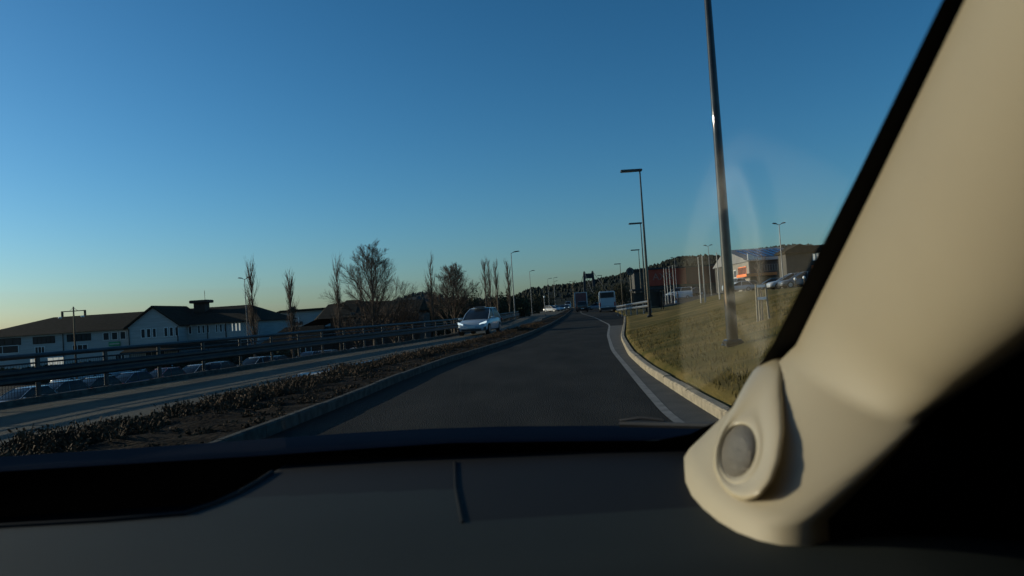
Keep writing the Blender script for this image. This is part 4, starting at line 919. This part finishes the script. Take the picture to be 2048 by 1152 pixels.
# ---------------------------------------------------------------- the car the photograph was taken from
own = thing('passenger_car', 'interior of the car the photo is taken from, dark dashboard and beige windscreen pillar', 'car', (0, 0, 0))
XC = -.37
def glass_y(x): return 1.25 - .13 * ((x - XC) / .72) ** 2
SL = .66
def on_glass(px, py):
    d = ray(px, py); lo, hi = .2, 2.5
    for _ in range(40):
        t_ = (lo + hi) / 2; q = Vector((d.x * t_, d.y * t_, EYE + d.z * t_))
        if q.z - 1.07 - (glass_y(q.x) - q.y) * SL > 0: hi = t_
        else: lo = t_
    # camera sits below/behind the pane; the pane is where the sign changes
    return q
gm_ = bpy.data.materials.new('windscreen_glass'); gm_.use_nodes = True; nt = gm_.node_tree; nt.nodes.clear()
out = nt.nodes.new('ShaderNodeOutputMaterial'); tr = nt.nodes.new('ShaderNodeBsdfTransparent'); gl = nt.nodes.new('ShaderNodeBsdfGlossy'); mx = nt.nodes.new('ShaderNodeMixShader'); fr = nt.nodes.new('ShaderNodeLayerWeight')
tr.inputs[0].default_value = (.90, .96, .91, 1); gl.inputs['Roughness'].default_value = .10; fr.inputs[0].default_value = .5
pw = nt.nodes.new('ShaderNodeMath'); pw.operation = 'POWER'; pw.inputs[1].default_value = 5; nt.links.new(fr.outputs['Facing'], pw.inputs[0])
ma = nt.nodes.new('ShaderNodeMath'); ma.operation = 'MULTIPLY_ADD'; ma.inputs[1].default_value = .92; ma.inputs[2].default_value = .085; nt.links.new(pw.outputs[0], ma.inputs[0])
gl.inputs[0].default_value = (1, 1, 1, 1)
nt.links.new(ma.outputs[0], mx.inputs[0]); nt.links.new(tr.outputs[0], mx.inputs[1]); nt.links.new(gl.outputs[0], mx.inputs[2]); nt.links.new(mx.outputs[0], out.inputs[0])
mb = MB(); rings = []
for i in range(25):
    x = XC - .80 + 1.60 * i / 24
    rings.append([(x, glass_y(x) + .08 - 1.03 * j / 10, 1.07 - .08 * SL + SL * 1.03 * j / 10) for j in range(11)])
mb.loft(rings, False, False); mb.build('windscreen', gm_, own, smooth='sheet')

M['dash'] = mat('dash_plastic', (.015, .0185, .017), .75, col2=(.021, .025, .023), scale=3, bump=.15, bscale=900, spec=.16)
M['dash_dk'] = mat('dash_shaded', (.006, .007, .009), .8, col2=(.009, .010, .012), scale=3, spec=.15)  # recess and far dash shade put into the colour; airbag cover shares it
M['beige'] = mat('beige_trim', (.32, .272, .19), .6, col2=(.345, .295, .205), scale=4, bump=.06, bscale=700, spec=.35)
M['beige_pod'] = mat('beige_satin_trim', (.36, .30, .20), .36, col2=(.38, .32, .21), scale=4, spec=.5)
M['seal'] = mat('black_seal', (.004, .004, .005), .7, col2=(.006, .006, .006), scale=10, spec=.08)
M['hood'] = mat('dark_blue_bonnet', (.005, .011, .022), 1.0, col2=(.006, .013, .026), scale=2, spec=0)
# dashboard: profile by distance, stepped at the airbag panel, scooped at the left
dz = .22
def dash_z(x, y):
    z = 1.3 - dz
    if y < .66: z -= (.66 - y) ** 2 * .9
    return z
mb = MB(); NX, NY = 200, 130
for i in range(NX + 1):
    for j in range(NY + 1):
        x = -1.05 + 1.6 * i / NX; y = .38 + .84 * j / NY
        z = dash_z(x, y)
        mb.v.append((x, y, z))
for i in range(NX):
    for j in range(NY): mb.f.append((i * (NY + 1) + j, (i + 1) * (NY + 1) + j, (i + 1) * (NY + 1) + j + 1, i * (NY + 1) + j + 1)); mb.m.append(0)
# shape: bowl of the instrument recess, airbag panel step, rounded right end
edge_px = [(-200, 1068), (0, 1054), (200, 1043), (370, 1029), (430, 1008), (480, 985), (520, 962), (545, 945)]
ex = []
for (px, py) in edge_px:
    d = ray(px, py); t_ = -dz / d.z; ex.append((d.x * t_, d.y * t_))
def edge_y(x):
    if x <= ex[0][0]: return ex[0][1]
    for (a, b), (c, d) in zip(ex, ex[1:]):
        if x <= c: return b + (d - b) * (x - a) / (c - a)
    return 9
sx0 = (lambda d: (d.x * -dz / d.z, d.y * -dz / d.z))(ray(910, 925)); sx1 = (lambda d: (d.x * -dz / d.z, d.y * -dz / d.z))(ray(925, 1046))
py0 = sx1[1]
for k, (x, y, z) in enumerate(mb.v):
    ey = edge_y(x)
    z -= .055 * sst(ey, ey + .025, y) * (1 - .0)
    lx = sx1[0] + (sx0[0] - sx1[0]) * (y - sx1[1]) / (sx0[1] - sx1[1])
    if False: z -= .010 * sst(0, .012, x - lx) * sst(py0, py0 + .015, y)
    z -= .35 * max(0, x - .30) ** 1.6 * (1 - sst(.75, .9, y))
    mb.v[k] = (x, y, z)
for fi, f in enumerate(mb.f):
    cx_ = sum(mb.v[q][0] for q in f) / 4; cy_ = sum(mb.v[q][1] for q in f) / 4
    lx = sx1[0] + (sx0[0] - sx1[0]) * (cy_ - sx1[1]) / (sx0[1] - sx1[1])
    if cy_ > edge_y(cx_) + .004 or (cx_ > lx and cy_ > py0 + .004) or cy_ > .97 - .10 * (cx_ + .1): mb.m[fi] = 1
mb.build('dashboard', [M['dash'], M['dash_dk']], own, smooth='sheet')
mb = MB(); mb.tube([(sx0[0], sx0[1], 1.3 - dz), ((sx0[0] + sx1[0]) / 2 - .003, (sx0[1] + sx1[1]) / 2, 1.3 - dz), (sx1[0], sx1[1], 1.3 - dz), ], .0022, 6); mb.build('panel_seam', M['seal'], own)
mb = MB(); mb.tube([(a_, b_ - .002, 1.3 - dz + .001) for a_, b_ in ex], .0035, 8); mb.build('lip_highlight', mat('lip_highlight', (.03, .028, .025), .8, col2=(.04, .036, .032), scale=20, spec=.1), own, smooth=True)  # sun highlight along the recess edge, put into a paler tube
# black ceramic band along the foot of the glass
mb = MB(); rings = []
E0 = Vector((0, 0, EYE))
for px, ya, yb in ((-400, 975, 1100), (0, 943, 1060), (250, 928, 1030), (500, 913, 1000), (700, 899, 985), (900, 886, 970), (1100, 883, 960), (1300, 881, 950), (1400, 880, 935), (1450, 874, 900)):
    rings.append([tuple(E0 + (on_glass(px, q) - E0) * .992) for q in (ya, yb)])
mb.loft(rings, False, False); mb.build('frit_band', M['seal'], own, smooth='sheet')
# bonnet rear edge outside
top_px = [(-300, 941), (0, 920), (250, 904), (450, 890), (700, 872), (850, 864), (1000, 860), (1200, 860), (1430, 862), (1600, 868)]
mb = MB(); rings = []
for (px, py) in top_px:
    q = at(px, py, 1.62); b_ = at(px, py + 30 - .004 * px, 1.33)
    rings.append([(b_.x, b_.y - .02, b_.z - .05), (b_.x, b_.y, b_.z), (q.x * .93, 1.46, (b_.z + q.z) / 2 + .004), (q.x, q.y, q.z), (q.x * 1.15, q.y + .25, q.z - .03), (q.x * 1.25, q.y + .6, q.z - .14)])
mb.loft(rings, False, False); mb.build('bonnet', M['hood'], own, smooth='sheet')
# wiper blade lying at the lower right of the glass
w0, w1, w2 = at(1240, 848, 1.40), at(1330, 850, 1.36), at(1440, 852, 1.30)
mb = MB(); mb.tube([w0, w1, w2], .0055, 6); mb.tube([w0 + Vector((0, 0, .006)), w0.lerp(w1, .5) + Vector((0, 0, .012)), w1 + Vector((0, 0, .008))], .003, 5); mb.build('wiper', M['black_plastic'], own, smooth=True)

# pillar trim: rows follow the pillar from the dash upwards, each row rounds over towards the door
SH = 60
rows = []
for pxy in ((1440, 862), (1500, 800), (1560, 735), (1592, 690), (1640, 592), (1690, 492), (1760, 350), (1845, 175), (1930, 0), (2020, -180), (2150, -450)):
    s_q = (1045 - .733 * (pxy[0] - 1572) - pxy[1]) / (.43 + .9 * .733)
    s_q = max(120, s_q - SH)
    rows.append((pxy, None, .15, (pxy[0] + .9 * s_q, 0)))
Ls = []
E0 = Vector((0, 0, EYE))
for (pxy, D, w1_, T_) in rows:
    Lp = on_glass(*pxy) if D is None else at(pxy[0], pxy[1], D)
    if D is None: Lp = E0 + (Lp - E0) * .985
    Ls.append(Lp)
axis = (Ls[-2] - Ls[3]).normalized()
e2 = Vector((1, 0, 0)); e2 = (e2 - axis * e2.dot(axis)).normalized(); e1 = axis.cross(e2)
if e1.y > 0: e1 = -e1
E1 = []
for i_ in range(len(rows)):
    f_ = min(1, i_ / 7); E1.append((Vector((0, -1, -.10)).lerp(e1, f_ ** 1.3).normalized(), .33 + (.15 - .33) * f_ ** .8))
def pix(p):
    w = p - E0; d = w.dot(FW); return 1024 + F * w.dot(RT) / d, 576 - F * w.dot(UP) / d
mb = MB(); rings = []; W2 = []
TH = R_(84)
def sd_(Lp, e1_, w1_, w2_):
    p = Lp + e1_ * w1_ * math.sin(TH) + e2 * w2_ * (1 - math.cos(TH))
    if p.y < .12: return 500
    q = pix(p); return q[1] - (1045 - .733 * (q[0] - 1572)) + 25
for i_, (Lp, (e1_, w1_)) in enumerate(zip(Ls[:len(rows)], list(E1))):
    while w1_ > .04 and sd_(Lp, e1_, w1_, .05) > 0: w1_ *= .93
    lo, hi = .05, .6
    for _ in range(40):
        w2_ = (lo + hi) / 2
        if sd_(Lp, e1_, w1_, w2_) > 0: hi = w2_
        else: lo = w2_
    W2.append(w2_); E1[i_] = (e1_, w1_)
W2 = [min(v, .25) for v in W2]
for q_ in (.12, .25, .4): Ls.append(Ls[len(rows) - 1] + axis * q_); W2.append(W2[len(rows) - 1]); E1.append(E1[-1])
for Lp, w2_, (e1, w1_) in zip(Ls, W2, E1):
    r = []
    for k in range(25):
        th = k / 24 * R_(150)
        p = Lp + e1 * w1_ * math.sin(th) + e2 * w2_ * (1 - math.cos(th))
        r.append(tuple(p))
    rings.append(r)
bpx = [(1378, 898), (1368, 915), (1369, 938), (1382, 965), (1404, 988), (1435, 1012), (1470, 1031), (1515, 1047), (1560, 1056), (1620, 1050), (1690, 1030), (1750, 1000), (1800, 960)]
bpt = []
for (px, py) in bpx:
    d = ray(px, py); t_ = -(dz - .012) / d.z; bpt.append(E0 + d * t_ * (.985 if px < 1600 else .97))
base = []
for k in range(25):
    u = k / 24 * (len(bpt) - 1); i = min(len(bpt) - 2, int(u)); base.append(bpt[i].lerp(bpt[i + 1], u - i))
up0 = [Vector(p) for p in rings[3]]
fan = []
for v in (0, .08, .18, .3, .45, .6, .75, .88):
    vv = v ** .9
    fan.append([tuple(base[k].lerp(up0[k], vv) + Vector((0, -.012, .004)) * math.sin(math.pi * v)) for k in range(25)])
below = [(p.x, p.y, p.z - .04) for p in base]
rings = [below] + fan + rings[3:]
from mathutils.bvhtree import BVHTree
mb.loft(rings, False, False); PB = BVHTree.FromPolygons([Vector(v) for v in mb.v], mb.f); pil = mb.build('pillar_trim', M['beige'], own, smooth='sheet')
mb = MB(); mb.loft([[r[19], tuple(Vector(r[19]) + Vector((.15, .01, 0))), tuple(Vector(r[19]) + Vector((.42, .03, 0)))] for r in [[(p[0], p[1], p[2] - .06) for p in rings[1]]] + rings[1:]], False, False); mb.build('shade_panel', M['seal'], own, smooth='sheet')  # black sheet standing for the shaded side of pillar and door
# black seal and frit along the glass edge
fp = [((1250, 893), (1330, 925)), ((1380, 868), (1400, 905)), ((1443, 838), (1470, 870)), ((1500, 760), (1530, 790)), ((1545, 690), (1592, 700)), ((1595, 590), (1645, 596)), ((1645, 490), (1695, 495)), ((1715, 350), (1765, 352)), ((1800, 175), (1850, 177)), ((1885, 0), (1935, 1)), ((1975, -180), (2025, -180)), ((2105, -450), (2155, -450))]
mb = MB(); rings = []
for a, b in fp:
    A_, B_ = on_glass(*a), on_glass(*b); E0 = Vector((0, 0, EYE)); A_ = E0 + (A_ - E0) * .992; B_ = E0 + (B_ - E0) * .992
    rings.append([tuple(A_), tuple(B_)])
mb.loft(rings, False, False); mb.build('glass_seal', M['seal'], own, smooth='sheet')
# tweeter pod
outl = [(1572, 694), (1545, 702), (1518, 722), (1495, 760), (1468, 810), (1442, 858), (1428, 900), (1427, 938), (1440, 972), (1462, 996), (1490, 1004), (1520, 994), (1545, 965), (1561, 920), (1569, 865), (1566, 800), (1561, 745)]
ec = (1477, 902)
def ell(k, n, rx, ry, tilt=R_(14)):
    a = -math.pi / 2 + R_(60) - 2 * math.pi * k / n; x, y = math.cos(a) * rx, math.sin(a) * ry
    return (ec[0] + x * math.cos(tilt) - y * math.sin(tilt), ec[1] + x * math.sin(tilt) + y * math.cos(tilt))
# resample outline evenly by angle around the speaker centre
def out_at(a):
    best = None
    for (p, q) in zip(outl, outl[1:] + outl[:1]):
        dxx, dyy = math.cos(a), math.sin(a); ax_, ay_ = p[0] - ec[0], p[1] - ec[1]; bx_, by_ = q[0] - p[0], q[1] - p[1]
        den = dxx * by_ - dyy * bx_
        if abs(den) < 1e-9: continue
        s = (ax_ * by_ - ay_ * bx_) / den; u = (ax_ * dyy - ay_ * dxx) / den
        if s > 0 and -1e-6 <= u <= 1 + 1e-6 and (best is None or s > best): best = s
    return (ec[0] + math.cos(a) * best, ec[1] + math.sin(a) * best)
NA = 72
_raw = [math.dist(out_at(6.28318 * k / NA), ec) for k in range(NA)]
for _ in range(1): _raw = [(_raw[k - 1] + 2 * _raw[k] + _raw[(k + 1) % NA]) / 4 for k in range(NA)]
def out_at(a):
    k = int(round(a / 6.28318 * NA)) % NA; return (ec[0] + math.cos(a) * _raw[k], ec[1] + math.sin(a) * _raw[k])
def el_at(a, rx, ry, tilt=R_(12)):
    b = a - tilt; r = 1 / math.sqrt((math.cos(b) / rx) ** 2 + (math.sin(b) / ry) ** 2); return (ec[0] + math.cos(a) * r, ec[1] + math.sin(a) * r)
prof_ = [(1.0, .000), (.985, .008), (.95, .0145), (.88, .0195), (.78, .022), (.62, .0235), (.45, .024), (.28, .0242), (.16, .0245), (.10, .0255), (.05, .0255), (0, .024)]
def surf_y(px, py):
    h = PB.ray_cast(E0, ray(px, py).normalized(), 3)
    return h[0].y if h[0] is not None else None
def out_y(a):
    o_ = out_at(a); p_ = (o_[0] + (ec[0] - o_[0]) * .04, o_[1] + (ec[1] - o_[1]) * .04); v = surf_y(*p_); g_ = on_glass(*o_).y
    return v if v is not None and v < g_ else g_ * .985
YO = [out_y(6.28318 * k / NA) for k in range(NA)]
for _ in range(4): YO = [(YO[k - 1] + YO[k] + YO[(k + 1) % NA]) / 3 for k in range(NA)]
def pod_px(k, u):
    a = 6.28318 * k / NA; o_ = out_at(a); e_ = el_at(a, 37, 58); return (e_[0] + (o_[0] - e_[0]) * u, e_[1] + (o_[1] - e_[1]) * u)
pts_ = [(pod_px(k, 1), YO[k]) for k in range(NA)]
cols_ = [(1.0, (q[0] - 1500) / 100, (q[1] - 850) / 100) for q, v in pts_]
NM = Matrix([[sum(r[a] * r[b] for r in cols_) for b in range(3)] for a in range(3)])
co = NM.inverted() @ Vector([sum(r[a] * v for r, (q, v) in zip(cols_, pts_)) for a in range(3)])
def plane_y(q): return co[0] + co[1] * (q[0] - 1500) / 100 + co[2] * (q[1] - 850) / 100
poke = max([0] + [plane_y(pod_px(k, u)) - surf_y(*pod_px(k, u)) for u in (0, .2, .4, .6, .8, .93) for k in range(NA) if surf_y(*pod_px(k, u))])
poke = min(poke, .012)
HP = .019
mb = MB(); rings = []
rings.append([tuple(at(*pod_px(k, 1), YO[k] + .012)) for k in range(NA)])
for u, h in ((1, 0), (.985, .2), (.95, .42), (.90, .62), (.83, .80), (.74, .93), (.62, 1.0), (.48, .97), (.36, .86), (.26, .76), (.19, .74), (.13, .84), (.08, .88), (.03, .80)):
    rings.append([tuple(at(*pod_px(k, u), plane_y(pod_px(k, u)) - poke - HP * h)) for k in range(NA)])
def lip_y(k, dep):
    q = el_at(6.28318 * k / NA, 35, 35 * 58 / 37); return plane_y(q) - poke - HP * .70 + dep
for rx, dep in ((35.5, .000), (34.5, .001)):
    rings.append([tuple(at(*el_at(6.28318 * k / NA, rx, rx * 58 / 37), lip_y(k, dep))) for k in range(NA)])
mb.loft(rings, True, False); pod = mb.build('tweeter_housing', M['beige_pod'], own, smooth='sheet')
sm = bpy.data.materials.new('speaker_grille'); sm.use_nodes = True; nt = sm.node_tree; b = nt.nodes['Principled BSDF']
b.inputs['Base Color'].default_value = (.15, .125, .088, 1); b.inputs['Roughness'].default_value = .32; b.inputs['Metallic'].default_value = .2
tc = nt.nodes.new('ShaderNodeTexCoord'); vo = nt.nodes.new('ShaderNodeTexVoronoi'); vo.inputs['Scale'].default_value = 620; bp = nt.nodes.new('ShaderNodeBump'); bp.inputs['Strength'].default_value = 1; bp.inputs['Distance'].default_value = .0015
nt.links.new(tc.outputs['Object'], vo.inputs['Vector']); nt.links.new(vo.outputs['Distance'], bp.inputs['Height']); nt.links.new(bp.outputs[0], b.inputs['Normal'])
mb = MB(); rings = []
for u, dep in ((1, .010), (.9, .0155), (.7, .0225), (.45, .028), (.2, .0305), (.02, .031)):
    rings.append([tuple(at(*el_at(6.28318 * k / NA, 34.6 * u, 34.6 * u * 58 / 37), lip_y(k, .0022) * u + (1 - u) * (sum(lip_y(q, .0022) for q in range(NA)) / NA) - (dep - .010) * .8)) for k in range(NA)])
mb.loft(rings, True, False); mb.build('speaker_grille', sm, pod, smooth='sheet')

# cabin shell: roof, doors, rear, floor (keeps the sky off the dark interior)
M['cabin'] = mat('cabin_lining', (.03, .028, .025), .9, col2=(.04, .037, .033), scale=6)
mb = MB(); mb.box(-1.15, .65, -2.2, .26, 1.74, 1.79, b=.01); mb.build('roof', M['cabin'], own)
mb = MB(); mb.loft([[(xq, yq, zq) for yq, zq in ((-2.2, .35), (1.05, .35), (1.02, .98), (.05, 1.72), (-2.2, 1.72))] for xq in (.60, .65)]); mb.build('door', M['seal'], own)
mb = MB(); mb.loft([[(xq, yq, zq) for yq, zq in ((-2.2, .35), (.9, .35), (.9, 1.02), (.42, 1.06), (.30, 1.74), (-2.2, 1.74))] for xq in (-1.20, -1.15)]); mb.build('door', M['cabin'], own)  # unseen left side, closed to full height to keep window light out
mb = MB(); mb.box(-1.2, .62, -2.26, -2.2, .35, 1.75, b=.01); mb.build('rear_panel', M['cabin'], own)
mb = MB(); mb.box(-1.2, .62, -2.2, 1.1, .30, .34); mb.build('floor', M['cabin'], own)
for xs_ in (-.72, .02):
    mb = MB(); mb.box(xs_ - .25, xs_ + .25, -.75, -.15, .45, .62, b=.06); mb.box(xs_ - .25, xs_ + .25, -.95, -.75, .6, 1.2, b=.06); mb.box(xs_ - .13, xs_ + .13, -.95, -.85, 1.22, 1.42, b=.04); mb.build('seat', M['cabin'], own)
